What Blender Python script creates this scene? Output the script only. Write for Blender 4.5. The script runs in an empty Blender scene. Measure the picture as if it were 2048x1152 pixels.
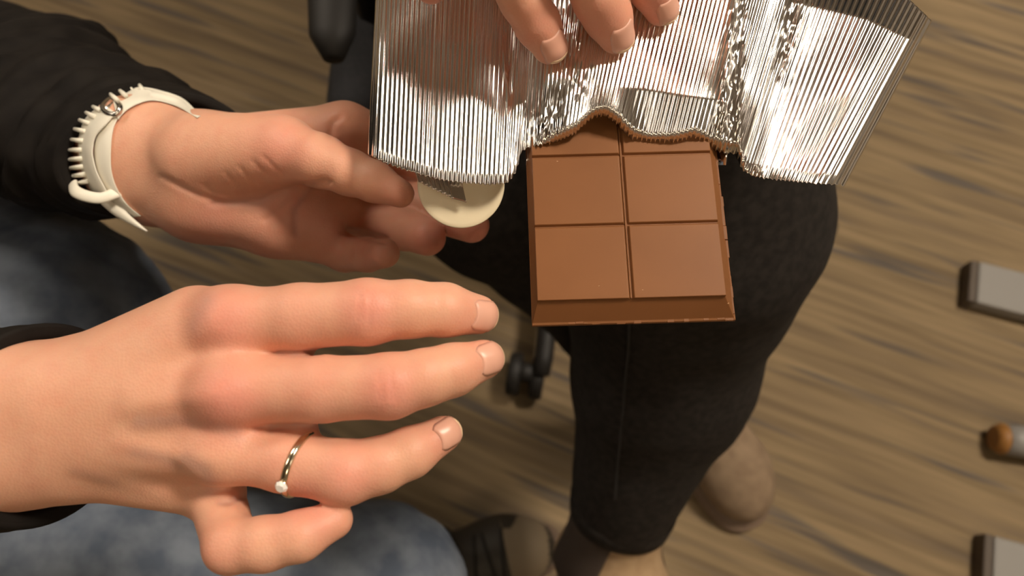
import bpy, bmesh, math, random
import numpy as np
from mathutils import Vector, Matrix, noise

random.seed(7)
rng = np.random.default_rng(7)
scene = bpy.context.scene
COL = scene.collection

# ------------------------------------------------------------------ camera
FPX = 1500.0                       # focal length in pixels of the 2048 px wide frame
TILT = math.radians(22)
CAM = np.array([0.0, 0.0, 1.10])
cam_data = bpy.data.cameras.new('camera')
cam_data.sensor_width = 36.0
cam_data.lens = FPX / 2048 * 36.0
cam_data.clip_start = 0.01
cam_data.dof.use_dof = True
cam_data.dof.focus_distance = 0.295
cam_data.dof.aperture_fstop = 9.0
cam = bpy.data.objects.new('camera', cam_data)
cam.location = CAM
cam.rotation_euler = (TILT, 0, 0)
COL.objects.link(cam)
scene.camera = cam

# ------------------------------------------------------------------ world, exposure
world = bpy.data.worlds.new('world')
world.use_nodes = True
world.node_tree.nodes['Background'].inputs[0].default_value = (0.55, 0.50, 0.44, 1)
world.node_tree.nodes['Background'].inputs[1].default_value = 0.05
scene.world = world
vs = scene.view_settings
vs.view_transform = 'Standard'
vs.look = 'None'
vs.gamma = 1.0
vs.use_curve_mapping = False
vs.exposure = 0.06

# key lamp first, then four added fill lamps: (x, y, half_x, half_y, power, colour)
WARM = (1.0, 0.87, 0.70)
AMBER = (1.0, 0.80, 0.54)
LAMPS = [(1.15, 0.72, 0.21, 0.21, 64.0, WARM),
         (-1.25, 1.60, 0.30, 0.30, 30.0, WARM),  # added fill that brightens the carpet below the hands
         (-1.70, 0.30, 0.30, 0.30, 9.0, WARM),  # added to put white stripes on the left foil wing
         (2.1, -1.0, 0.30, 0.30, 9.0, WARM),  # added weak fill for the carpet from the front right
         (0.35, -1.75, 0.30, 0.30, 14.0, AMBER)]  # added to brighten and yellow the carpet from the front
CEIL = 2.70

# ------------------------------------------------------------------ camera geometry helpers
RC = np.array(Matrix.Rotation(TILT, 3, 'X'))


def P(px, py, d):
    v = np.array([(px - 1024) / FPX * d, (576 - py) / FPX * d, -d])
    return CAM + RC @ v


def CV(dx, dy, dz, d):
    """vector: dx, dy in pixels at depth d, dz metres towards the camera"""
    return RC @ np.array([dx / FPX * d, -dy / FPX * d, dz])


def FL(px, py, z=0.0):
    v = RC @ np.array([(px - 1024) / FPX, (576 - py) / FPX, -1.0])
    t = (z - CAM[2]) / v[2]
    return CAM + v * t


def proj(V):
    c = (np.asarray(V) - CAM) @ RC
    d = -c[:, 2]
    return 1024 + c[:, 0] / d * FPX, 576 - c[:, 1] / d * FPX, d


TOCAM = RC @ np.array([0, 0, 1.0])


def nrm(v):
    v = np.asarray(v, float)
    return v / np.linalg.norm(v)


# ------------------------------------------------------------------ objects
def tag(o, label=None, cat=None, group=None, kind=None):
    if label: o['label'] = label
    if cat: o['category'] = cat
    if group: o['group'] = group
    if kind: o['kind'] = kind
    return o


def empty(name, loc):
    o = bpy.data.objects.new(name, None)
    o.empty_display_size = 0.05
    o.location = loc
    COL.objects.link(o)
    return o


def obj(name, verts, faces, mat, parent=None, smooth=True, attrs=None):
    me = bpy.data.meshes.new(name)
    me.from_pydata([tuple(map(float, v)) for v in verts], [], [tuple(map(int, f)) for f in faces])
    me.update()
    if smooth:
        me.polygons.foreach_set('use_smooth', [True] * len(me.polygons))
    if attrs:
        for k, arr in attrs.items():
            a = me.attributes.new(k, 'FLOAT', 'POINT')
            a.data.foreach_set('value', np.asarray(arr, np.float32))
    me.materials.append(mat)
    o = bpy.data.objects.new(name, me)
    COL.objects.link(o)
    put(o, parent)
    return o


def put(o, parent):
    if parent is not None:
        o.parent = parent
        m = parent.matrix_world if parent.type != 'EMPTY' or parent.parent else Matrix.Translation(parent.location)
        loc = Matrix.Identity(4)
        p = parent
        chain = []
        while p is not None:
            chain.append(p); p = p.parent
        for q in reversed(chain):
            loc = loc @ q.matrix_parent_inverse @ q.matrix_basis
        o.matrix_parent_inverse = loc.inverted()


class MB:
    def __init__(s): s.v = []; s.f = []
    def add(s, verts, faces):
        n = len(s.v)
        s.v += [np.asarray(v, float) for v in verts]
        s.f += [tuple(i + n for i in f) for f in faces]
        return s
    def box(s, lo, hi, M=None):
        x0, y0, z0 = lo; x1, y1, z1 = hi
        vs_ = [(x0, y0, z0), (x1, y0, z0), (x1, y1, z0), (x0, y1, z0), (x0, y0, z1), (x1, y0, z1), (x1, y1, z1), (x0, y1, z1)]
        if M is not None: vs_ = [np.array(M @ Vector(v)) for v in vs_]
        return s.add(vs_, [(3, 2, 1, 0), (4, 5, 6, 7), (0, 1, 5, 4), (1, 2, 6, 5), (2, 3, 7, 6), (3, 0, 4, 7)])
    def tube(s, pts, rad, n=12, cap=True, up=None):
        v, f = tube(pts, rad, n, cap, up)
        return s.add(v, f)
    def build(s, name, mat, parent=None, smooth=True, bevel=0.0, attrs=None, seg=2):
        o = obj(name, s.v, s.f, mat, parent, smooth, attrs)
        if bevel:
            m = o.modifiers.new('bevel', 'BEVEL'); m.width = bevel; m.segments = seg; m.limit_method = 'ANGLE'
            m.harden_normals = False
        return o


def tube(pts, rad, n=12, cap=True, up=None):
    pts = [np.asarray(p, float) for p in pts]
    m = len(pts)
    if np.isscalar(rad): rad = [rad] * m
    T = []
    for i in range(m):
        a = pts[max(i - 1, 0)]; b = pts[min(i + 1, m - 1)]
        T.append(nrm(b - a))
    u = np.array(up if up is not None else (0, 0, 1.0), float)
    if abs(np.dot(u, T[0])) > .95: u = np.array([1.0, 0, 0])
    V = []; F = []
    for i in range(m):
        u = nrm(u - T[i] * np.dot(u, T[i])); w = np.cross(T[i], u)
        r = rad[i]
        ru, rw = (r, r) if np.isscalar(r) else r
        for k in range(n):
            a = 2 * math.pi * k / n
            V.append(pts[i] + u * math.cos(a) * ru + w * math.sin(a) * rw)
    for i in range(m - 1):
        for k in range(n):
            k2 = (k + 1) % n
            F.append((i * n + k, i * n + k2, (i + 1) * n + k2, (i + 1) * n + k))
    if cap:
        V.append(pts[0]); V.append(pts[-1])
        c0, c1 = len(V) - 2, len(V) - 1
        for k in range(n):
            k2 = (k + 1) % n
            F.append((c0, k2, k))
            F.append((c1, (m - 1) * n + k, (m - 1) * n + k2))
    return V, F


def spline(pts, n):
    """Catmull-Rom through rows of numbers"""
    p = np.asarray(pts, float)
    m = len(p)
    out = []
    for q in np.linspace(0, m - 1, n):
        i = min(int(q), m - 2); t = q - i
        p0 = p[max(i - 1, 0)]; p1 = p[i]; p2 = p[i + 1]; p3 = p[min(i + 2, m - 1)]
        out.append(.5 * ((2 * p1) + (-p0 + p2) * t + (2 * p0 - 5 * p1 + 4 * p2 - p3) * t * t + (-p0 + 3 * p1 - 3 * p2 + p3) * t ** 3))
    return np.array(out)


# ------------------------------------------------------------------ signed distance modelling
def cone(p, a, b, r1, r2, fl=None):
    ba = b - a
    pa = p - a
    t = np.clip(pa @ ba / max(ba @ ba, 1e-12), 0, 1)
    q = pa - t[:, None] * ba
    if fl is not None:
        n, s = fl
        q = q + (q @ n)[:, None] * n * (s - 1)
    return np.sqrt((q * q).sum(1)) - (r1 + (r2 - r1) * t)


def smin(a, b, k):
    h = np.clip(.5 + .5 * (b - a) / k, 0, 1)
    return b + (a - b) * h - k * h * (1 - h)


class Chain:
    """list of (a, b, r1, r2, flatten); blended inside with k"""
    def __init__(s, prims, k): s.prims = prims; s.k = k
    def __call__(s, p):
        d = None
        for (a, b, r1, r2, fl) in s.prims:
            e = cone(p, a, b, r1, r2, fl)
            d = e if d is None else smin(d, e, s.k)
        return d
    def bounds(s):
        lo = np.min([np.minimum(a - r1, b - r2) for a, b, r1, r2, _ in s.prims], 0)
        hi = np.max([np.maximum(a + r1, b + r2) for a, b, r1, r2, _ in s.prims], 0)
        return lo, hi


def chain(nodes, k, fl=None):
    return Chain([(nodes[i][0], nodes[i + 1][0], nodes[i][1], nodes[i + 1][1], fl) for i in range(len(nodes) - 1)], k)


def px_nodes(rows, s=1.0):
    return [(P(x, y, d * s), r * d * s / FPX) for x, y, d, r in rows]


def surface(sdf, lo, hi, h):
    """naive surface nets on a grid refined only near the surface"""
    lo = np.asarray(lo) - 3 * h
    hi = np.asarray(hi) + 3 * h
    S = 4
    n = [int(math.ceil((hi[i] - lo[i]) / (h * S))) for i in range(3)]
    ax = [lo[i] + (np.arange(n[i]) + .5) * h * S for i in range(3)]
    G = np.stack(np.meshgrid(*ax, indexing='ij'), -1).reshape(-1, 3)
    dc = sdf(G).reshape(n)
    N = [n[i] * S for i in range(3)]
    D = np.repeat(np.repeat(np.repeat(dc, S, 0), S, 1), S, 2).astype(np.float64)
    near = np.repeat(np.repeat(np.repeat(np.abs(dc) < h * S * 1.8, S, 0), S, 1), S, 2)
    idx = np.argwhere(near)
    pts = lo + (idx + .5) * h
    D[near] = sdf(pts)
    s = D < 0
    c = [s[i:N[0] - 1 + i, j:N[1] - 1 + j, k:N[2] - 1 + k] for i in (0, 1) for j in (0, 1) for k in (0, 1)]
    cnt = sum(x.astype(np.int8) for x in c)
    act = (cnt > 0) & (cnt < 8)
    ci = np.argwhere(act)
    vid = -np.ones(act.shape, np.int64)
    vid[act] = np.arange(len(ci))
    acc = np.zeros((len(ci), 3)); num = np.zeros(len(ci))
    corners = [(i, j, k) for i in (0, 1) for j in (0, 1) for k in (0, 1)]
    val = np.stack([D[ci[:, 0] + i, ci[:, 1] + j, ci[:, 2] + k] for i, j, k in corners], 1)
    for a in range(8):
        for b in range(a + 1, 8):
            ca, cb = np.array(corners[a]), np.array(corners[b])
            if np.abs(ca - cb).sum() != 1: continue
            va, vb = val[:, a], val[:, b]
            m = (va < 0) != (vb < 0)
            t = va[m] / (va[m] - vb[m])
            acc[m] += ca + (cb - ca) * t[:, None]
            num[m] += 1
    V = lo + (ci + .5 + acc / num[:, None]) * h
    F = []
    for axis in range(3):
        sl0 = [slice(0, None)] * 3; sl1 = [slice(0, None)] * 3
        sl0[axis] = slice(0, N[axis] - 1); sl1[axis] = slice(1, N[axis])
        a = s[tuple(sl0)]; b = s[tuple(sl1)]
        e = np.argwhere(a != b)
        o1, o2 = [(1, 2), (2, 0), (0, 1)][axis]
        ok = (e[:, o1] > 0) & (e[:, o2] > 0) & (e[:, o1] < N[o1] - 1) & (e[:, o2] < N[o2] - 1)
        e = e[ok]
        def g(d1, d2):
            q = e.copy(); q[:, o1] -= d1; q[:, o2] -= d2
            return vid[q[:, 0], q[:, 1], q[:, 2]]
        quad = np.stack([g(1, 1), g(0, 1), g(0, 0), g(1, 0)], 1)
        flip = ~a[e[:, 0], e[:, 1], e[:, 2]]
        quad[flip] = quad[flip][:, ::-1]
        F.append(quad)
    F = np.concatenate(F)
    F = F[(F >= 0).all(1)]
    for _ in range(3):
        g, d = grad(sdf, V, h * .5)
        V = V - g * d[:, None] * .8
    return V, F


def grad(sdf, V, e):
    d = sdf(V)
    g = np.stack([sdf(V + np.eye(3)[i] * e) - d for i in range(3)], 1)
    return g / (np.linalg.norm(g, axis=1, keepdims=True) + 1e-12), d


def relax(V, F, n=2, w=.5):
    F = np.asarray(F)
    for _ in range(n):
        acc = np.zeros_like(V); num = np.zeros(len(V))
        for i in range(4):
            for j in ((i + 1) % 4, (i - 1) % 4):
                np.add.at(acc, F[:, i], V[F[:, j]]); np.add.at(num, F[:, i], 1)
        V = V * (1 - w) + w * acc / np.maximum(num, 1)[:, None]
    return V


def polydist(x, y, poly):
    d = np.full(len(x), 1e9)
    for (ax, ay), (bx, by) in zip(poly[:-1], poly[1:]):
        vx, vy = bx - ax, by - ay
        t = np.clip(((x - ax) * vx + (y - ay) * vy) / (vx * vx + vy * vy), 0, 1)
        d = np.minimum(d, np.hypot(x - ax - t * vx, y - ay - t * vy))
    return d


def nz(V, s, seed=0.0):
    return np.array([noise.noise(Vector((v[0] * s + seed, v[1] * s - seed, v[2] * s + 2 * seed))) for v in V])


def onsurf_many(sdf, p, n, far=.03):
    """march from p + n*far along -n until the surface; slide to the nearest surface point where the line misses"""
    p = np.asarray(p, float)
    n = np.broadcast_to(np.asarray(n, float), p.shape)
    q = p + n * far
    go = np.zeros(len(p)); live = np.ones(len(p), bool); miss = np.zeros(len(p), bool)
    for _ in range(40):
        if not live.any(): break
        i = np.nonzero(live)[0]
        d = sdf(q[i])
        q[i] = q[i] - n[i] * (d * .9)[:, None]
        go[i] += d * .9
        miss[i[go[i] > far * 1.25]] = True
        live[i[(np.abs(d) < 2e-5) | (go[i] > far * 1.25)]] = False
    miss |= live
    if miss.any():
        i = np.nonzero(miss)[0]
        w = p[i] + n[i] * far * .15
        for _ in range(10):
            g, d = grad(sdf, w, 2e-4)
            w = w - g * (d * .8)[:, None]
        q[i] = w
    return q


def onsurf(sdf, p, n, far=.03):
    return onsurf_many(sdf, np.asarray(p, float)[None], np.asarray(n, float)[None], far)[0]


# ------------------------------------------------------------------ materials
def mat(name, color, rough=.6, metal=0.0, **kw):
    m = bpy.data.materials.new(name)
    m.use_nodes = True
    b = m.node_tree.nodes['Principled BSDF']
    b.inputs['Base Color'].default_value = (*color, 1)
    b.inputs['Roughness'].default_value = rough
    b.inputs['Metallic'].default_value = metal
    for k, v in kw.items():
        b.inputs[k.replace('_', ' ')].default_value = v
    return m


def N(m, t, **kw):
    n = m.node_tree.nodes.new(t)
    for k, v in kw.items():
        if k.startswith('i_'): n.inputs[k[2:].replace('_', ' ')].default_value = v
        else: setattr(n, k, v)
    return n


def L(m, a, ao, b, bi):
    m.node_tree.links.new(a.outputs[ao], b.inputs[bi])


def speckle(m, c1, c2, scale, bump=0.0, detail=4, dist=.001, stretch=None, lo=.35, hi=.65):
    """two-tone procedural colour with matching fine relief"""
    b = m.node_tree.nodes['Principled BSDF']
    tc = N(m, 'ShaderNodeTexCoord')
    nt = N(m, 'ShaderNodeTexNoise', i_Scale=scale, i_Detail=detail)
    if stretch:
        mp = N(m, 'ShaderNodeMapping'); mp.inputs['Scale'].default_value = stretch
        L(m, tc, 'Object', mp, 'Vector'); L(m, mp, 'Vector', nt, 'Vector')
    else:
        L(m, tc, 'Object', nt, 'Vector')
    cr = N(m, 'ShaderNodeValToRGB')
    cr.color_ramp.elements[0].position = lo; cr.color_ramp.elements[0].color = (*c1, 1)
    cr.color_ramp.elements[1].position = hi; cr.color_ramp.elements[1].color = (*c2, 1)
    L(m, nt, 'Fac', cr, 'Fac'); L(m, cr, 'Color', b, 'Base Color')
    if bump:
        bp = N(m, 'ShaderNodeBump', i_Strength=bump, i_Distance=dist)
        L(m, nt, 'Fac', bp, 'Height'); L(m, bp, 'Normal', b, 'Normal')
    return m


def skin_material():
    m = mat('skin', (.8, .5, .36), .48)
    b = m.node_tree.nodes['Principled BSDF']
    b.inputs['Subsurface Weight'].default_value = .22
    b.inputs['Subsurface Radius'].default_value = (1.0, .35, .2)
    b.inputs['Subsurface Scale'].default_value = .004
    b.inputs['Specular IOR Level'].default_value = .35
    tc = N(m, 'ShaderNodeTexCoord')
    nt = N(m, 'ShaderNodeTexNoise', i_Scale=55.0, i_Detail=3.0)
    L(m, tc, 'Object', nt, 'Vector')
    base = N(m, 'ShaderNodeMixRGB'); base.inputs[1].default_value = (.69, .348, .228, 1); base.inputs[2].default_value = (.735, .405, .280, 1)
    L(m, nt, 'Fac', base, 'Fac')
    n2 = N(m, 'ShaderNodeTexNoise', i_Scale=130.0, i_Detail=4.0)
    L(m, tc, 'Object', n2, 'Vector')
    r2 = N(m, 'ShaderNodeMapRange'); r2.inputs[1].default_value = .45; r2.inputs[2].default_value = .75; r2.inputs[4].default_value = .35
    L(m, n2, 'Fac', r2, 0)
    bl = N(m, 'ShaderNodeMixRGB'); bl.inputs[2].default_value = (.66, .28, .19, 1)
    L(m, r2, 0, bl, 'Fac'); L(m, base, 'Color', bl, 1)
    prev = bl
    for att, c in (('red', (.67, .225, .180)), ('vein_crease', (.40, .24, .21))):
        a = N(m, 'ShaderNodeAttribute', attribute_name=att)
        mx = N(m, 'ShaderNodeMixRGB'); mx.inputs[2].default_value = (*c, 1)
        L(m, a, 'Fac', mx, 'Fac'); L(m, prev, 'Color', mx, 1)
        prev = mx
    L(m, prev, 'Color', b, 'Base Color')
    vo = N(m, 'ShaderNodeTexVoronoi', i_Scale=1100.0)
    L(m, tc, 'Object', vo, 'Vector')
    bp = N(m, 'ShaderNodeBump', i_Strength=.16, i_Distance=.0005)
    L(m, vo, 'Distance', bp, 'Height'); L(m, bp, 'Normal', b, 'Normal')
    return m


def carpet_material(angle):
    m = mat('carpet', (.3, .22, .14), .95)
    b = m.node_tree.nodes['Principled BSDF']
    b.inputs['Specular IOR Level'].default_value = .1
    tc = N(m, 'ShaderNodeTexCoord')
    rot = N(m, 'ShaderNodeMapping'); rot.inputs['Rotation'].default_value = (0, 0, -angle)
    L(m, tc, 'Object', rot, 'Vector')
    def layer(sx, sy, off, detail=2.0, rough=.5):
        mp = N(m, 'ShaderNodeMapping'); mp.inputs['Scale'].default_value = (sx, sy, 1); mp.inputs['Location'].default_value = (off, off * .7, 0)
        nt = N(m, 'ShaderNodeTexNoise', i_Scale=1.0, i_Detail=detail, i_Roughness=rough)
        L(m, rot, 'Vector', mp, 'Vector'); L(m, mp, 'Vector', nt, 'Vector')
        return nt
    def ramp(n, stops):
        cr = N(m, 'ShaderNodeValToRGB')
        el = cr.color_ramp.elements
        while len(el) < len(stops): el.new(.5)
        for e, (p, c) in zip(el, stops): e.position = p; e.color = (*c, 1)
        L(m, n, 'Fac', cr, 'Fac')
        return cr
    a = layer(2.4, 34.0, 3.1)
    base = ramp(a, [(.30, (.160, .119, .079)), (.45, (.214, .156, .094)), (.56, (.252, .184, .108)), (.72, (.200, .147, .091))])
    d = layer(3.0, 44.0, 17.3)
    dm = ramp(d, [(.57, (0, 0, 0)), (.68, (.95, .95, .95))])
    mx = N(m, 'ShaderNodeMixRGB'); mx.inputs[2].default_value = (.110, .094, .082, 1)
    L(m, dm, 'Color', mx, 'Fac'); L(m, base, 'Color', mx, 1)
    e = layer(4.0, 80.0, 41.0, 3.0)
    em = ramp(e, [(.35, (.84, .84, .84)), (.65, (1.12, 1.12, 1.12))])
    mu = N(m, 'ShaderNodeMixRGB', blend_type='MULTIPLY'); mu.inputs[0].default_value = 1
    L(m, mx, 'Color', mu, 1); L(m, em, 'Color', mu, 2)
    L(m, mu, 'Color', b, 'Base Color')
    f = N(m, 'ShaderNodeTexNoise', i_Scale=900.0, i_Detail=2.0)
    L(m, tc, 'Object', f, 'Vector')
    bp = N(m, 'ShaderNodeBump', i_Strength=.5, i_Distance=.002)
    L(m, f, 'Fac', bp, 'Height'); L(m, bp, 'Normal', b, 'Normal')
    return m


M = {}
M['skin'] = skin_material()
M['nail'] = mat('nail', (.70, .37, .275), .34)
M['nail_tip'] = mat('nail_tip', (.74, .52, .34), .38)
M['jacket'] = speckle(mat('jacket_cloth', (.02, .017, .015), .72), (.007, .0055, .005), (.013, .0105, .009), 60, .25, dist=.002)
for _k in ('jacket',): M[_k].node_tree.nodes['Principled BSDF'].inputs['Specular IOR Level'].default_value = .12
M['jacket_in'] = mat('jacket_lining', (.006, .005, .005), .9)
M['denim'] = speckle(mat('denim', (.1, .13, .18), .9), (.075, .095, .135), (.155, .180, .225), 42, .35, 6, .0015)
M['trouser'] = speckle(mat('black_denim', (.012, .01, .009), .85), (.011, .009, .008), (.021, .017, .015), 160, .3, dist=.0008)
M['trouser'].node_tree.nodes['Principled BSDF'].inputs['Specular IOR Level'].default_value = .2
M['seam'] = mat('seam', (.015, .013, .012), .9)
M['suede'] = speckle(mat('suede', (.3, .2, .12), .9), (.29, .19, .105), (.36, .245, .14), 70, .2, dist=.001)
M['shaded'] = speckle(mat('shaded_suede', (.24, .17, .11), .9), (.20, .135, .085), (.255, .18, .115), 60, .2, dist=.001)  # same tan suede as the pair's other boot, darkened to paint its shade
M['gore'] = mat('elastic_gore', (.040, .026, .019), .85)
M['sole'] = mat('sole_rubber', (.10, .065, .045), .7)
M['rim'] = mat('taupe_sole', (.17, .115, .08), .75)
M['blackshoe'] = mat('black_shoe', (.022, .017, .012), .6)
M['shoegrey'] = mat('shoe_grey', (.17, .13, .085), .7)
M['lace'] = mat('lace', (.012, .010, .008), .8)
M['silicone'] = mat('white_silicone', (.80, .76, .66), .45)
M['steel'] = mat('steel', (.62, .60, .56), .25, 1.0)
M['gold'] = mat('white_gold', (.86, .76, .58), .16, 1.0)
M['stone'] = mat('clear_stone', (.95, .93, .90), .05, 0.0, IOR=2.2)
M['choc'] = speckle(mat('milk_chocolate', (.3, .13, .05), .46), (.192, .075, .0255), (.212, .084, .029), 30, .05, 3, .0004)
M['choc'].node_tree.nodes['Principled BSDF'].inputs['Specular IOR Level'].default_value = .22
M['crumb'] = mat('chocolate_crumb', (.45, .25, .13), .7)
M['foil'] = mat('aluminium_foil', (.90, .88, .86), .13, 1.0)
M['disc'] = mat('cream_card', (.76, .66, .47), .5)
M['blackplastic'] = mat('black_plastic', (.012, .010, .009), .6)
M['chairfabric'] = speckle(mat('chair_fabric', (.014, .014, .018), .9), (.010, .010, .012), (.018, .017, .020), 220, .3)
M['greysteel'] = mat('grey_painted_steel', (.225, .212, .20), .5, .0)
M['darkcap'] = mat('dark_cap', (.07, .05, .035), .6)
M['amber'] = mat('amber_cap', (.27, .12, .025), .55)
M['wall'] = speckle(mat('wall_paint', (.5, .45, .38), .9), (.44, .40, .35), (.48, .435, .38), 3)
M['ceil'] = speckle(mat('ceiling_paint', (.62, .57, .50), .9), (.46, .43, .385), (.50, .465, .42), 5)
M['tabletop'] = mat('table_laminate', (.42, .36, .30), .5)
M['frame_white'] = mat('lamp_frame', (.6, .58, .54), .5)

# ------------------------------------------------------------------ room
RX0, RX1, RY0, RY1 = -3.2, 3.4, -3.2, 3.6
pa, pb = FL(1500, 520), FL(2040, 712)
FANG = math.atan2(pb[1] - pa[1], pb[0] - pa[0])
M['carpet'] = carpet_material(FANG)
struct = lambda o: tag(o, kind='structure')
fb = MB().box((RX0, RY0, -.1), (RX1, RY1, 0)).build('floor', M['carpet'], smooth=False)
struct(fb)
struct(MB().box((RX0, RY0, CEIL), (RX1, RY1, CEIL + .1)).build('ceiling', M['ceil'], smooth=False))
struct(MB().box((RX0 - .1, RY0, -.1), (RX0, RY1, CEIL + .1)).build('wall_left', M['wall'], smooth=False))
struct(MB().box((RX1, RY0, -.1), (RX1 + .1, RY1, CEIL + .1)).build('wall_right', M['wall'], smooth=False))
struct(MB().box((RX0 - .1, RY1, -.1), (RX1 + .1, RY1 + .1, CEIL + .1)).build('wall_back', M['wall'], smooth=False))
struct(MB().box((RX0 - .1, RY0 - .1, -.1), (RX1 + .1, RY0, CEIL + .1)).build('wall_front', M['wall'], smooth=False))

LAMP_WHERE = ['brightest square ceiling lamp, above the table on the right', 'added square fill lamp at the back, left of the chair',
              'added square fill lamp over the left wall side beyond the jacket', 'added square fill lamp in the right front corner',
              'added amber square fill lamp behind the camera']
for (x, y, hx, hy, pw, lc), lab in zip(LAMPS, LAMP_WHERE):
    lr = tag(empty('key_or_fill_lamp', (x, y, CEIL)), lab, 'lamp', 'ceiling lamps')  # first is the key lamp, the others are added fill
    fr = MB()
    w = .03
    fr.box((x - hx - w, y - hy - w, CEIL - .03), (x - hx, y + hy + w, CEIL - .0))
    fr.box((x + hx, y - hy - w, CEIL - .03), (x + hx + w, y + hy + w, CEIL - .0))
    fr.box((x - hx, y - hy - w, CEIL - .03), (x + hx, y - hy, CEIL - .0))
    fr.box((x - hx, y + hy, CEIL - .03), (x + hx, y + hy + w, CEIL - .0))
    fr.build('frame', M['frame_white'], lr, False)
    em = bpy.data.materials.new('lamp_diffuser'); em.use_nodes = True
    b = em.node_tree.nodes['Principled BSDF']
    b.inputs['Base Color'].default_value = (.8, .8, .8, 1)
    b.inputs['Emission Color'].default_value = (*lc, 1)
    area = 4 * hx * hy
    b.inputs['Emission Strength'].default_value = pw / (area * math.pi)
    MB().box((x - hx, y - hy, CEIL - .02), (x + hx, y + hy, CEIL - .005)).build('diffuser', em, lr, False)

# ------------------------------------------------------------------ chocolate bar
def chocolate():
    # face plane from four seen corners
    tl = P(1069, 314, .3010); tr = P(1426, 304, .3010); bl = P(1075, 601, .2845)
    ex = nrm(tr - tl); ey = nrm((tl - bl) - ex * np.dot(tl - bl, ex)); ez = np.cross(ex, ey)
    W = np.linalg.norm(tr - tl) * 1.0
    H = np.dot(tl - bl, ey)
    sw, sh = W / 2, H / 2
    MW = Matrix(((ex[0], ey[0], ez[0], bl[0]), (ex[1], ey[1], ez[1], bl[1]), (ex[2], ey[2], ez[2], bl[2]), (0, 0, 0, 1)))
    root = tag(empty('chocolate_bar', P(1260, 450, .30)), 'milk chocolate bar with square pieces sticking out of the silver foil', 'chocolate bar')
    rows = 5
    Ht = sh * rows
    th, ov = .0100, .0054
    # slab with bevelled sides, top at the groove bottom
    g = .0012
    b = MB()
    def ring(o, z): return [(-o * .36, -o * 1.28, z), (W + o * .85, -o * 1.28, z), (W + o * .85, Ht + o, z), (-o * .36, Ht + o, z)]
    zs = [(-.0002, -g), (ov * .98, -th + .0016), (ov + .0006, -th + .0014), (ov + .0008, -th), ]
    vv = []
    for o, z in zs: vv += ring(o, z)
    ff = [(0, 1, 2, 3)]
    for i in range(len(zs) - 1):
        for k in range(4):
            k2 = (k + 1) % 4
            ff.append((i * 4 + k, (i + 1) * 4 + k, (i + 1) * 4 + k2, i * 4 + k2))
    n = (len(zs) - 1) * 4
    ff.append((n + 3, n + 2, n + 1, n))
    b.add([np.array(MW @ Vector(v)) for v in vv], ff)
    b.build('slab', M['choc'], root, False, .0004)
    # squares: chamfered blocks
    for r in range(rows):
        for c in range(2):
            gx = .0011; gy = .0008
            x0 = c * sw + (gx if c else 0); x1 = (c + 1) * sw - (0 if c else gx)
            y0 = r * sh + (gy if r else 0); y1 = (r + 1) * sh - gy
            x0 -= 0 if c else .0; e = .0006
            q = MB()
            lo = [(x0 - e * (1 if c else .3), y0 - e * (1 if r else .3), -g), (x1 + e * (.3 if c else 1), y0 - e * (1 if r else .3), -g), (x1 + e * (.3 if c else 1), y1 + e, -g), (x0 - e * (1 if c else .3), y1 + e, -g)]
            hi_ = [(x0, y0, 0), (x1, y0, 0), (x1, y1, 0), (x0, y1, 0)]
            q.add([np.array(MW @ Vector(v)) for v in lo + hi_], [(4, 5, 6, 7), (0, 1, 5, 4), (1, 2, 6, 5), (2, 3, 7, 6), (3, 0, 4, 7)])
            q.build('square', M['choc'], root, False, .00025)
    # raised double line of the central groove
    q = MB()
    q.box((sw - .0005, 0, -g), (sw + .0001, Ht, -g + .0007), MW)
    q.build('groove_ridge', M['choc'], root, False, .0002)
    # rough lip along the right and bottom edge plus crumbs
    lip = MB()
    k = 0
    y = -ov
    while y < Ht * .36:
        l = random.uniform(.004, .012); o = random.uniform(.0002, .0011)
        lip.box((W + ov * .85 - .001, y, -th), (W + ov * .85 + o, y + l, -th + random.uniform(.0014, .0024)), MW); y += l
    x = -ov * .36
    while x < W + ov * .85 - .002:
        l = random.uniform(.0012, .004); o = random.uniform(.0001, .0007)
        lip.box((x, -ov * 1.28 - o - .0004, -th), (x + l, -ov * 1.28 + .001, -th + random.uniform(.001, .0017)), MW); x += l
    lip.build('moulding_lip', M['choc'], root, False, .0002)
    for (x, y, z) in [(W * .62, -ov - .0004, -th + .002), (W * .05, -ov - .0006, -th + .0015), (W * .30, -ov - .0007, -th + .0015), (W * 1.02, -ov * .4, -.004), (W * .95, -ov * .5, -.005), (W * .56, .003, 0), (W * .33, .005, 0), (W * .45, -ov, -th + .002), (W * .14, Ht * .385, 0.0), (W * .8, -ov - .0005, -th + .002)]:
        s = random.uniform(.0002, .0005)
        MB().box((x - s, y - s * .6, z - s), (x + s, y + s * .6, z + s * .6), MW).build('crumb', M['crumb'], root, False)
    return root
chocolate()

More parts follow.
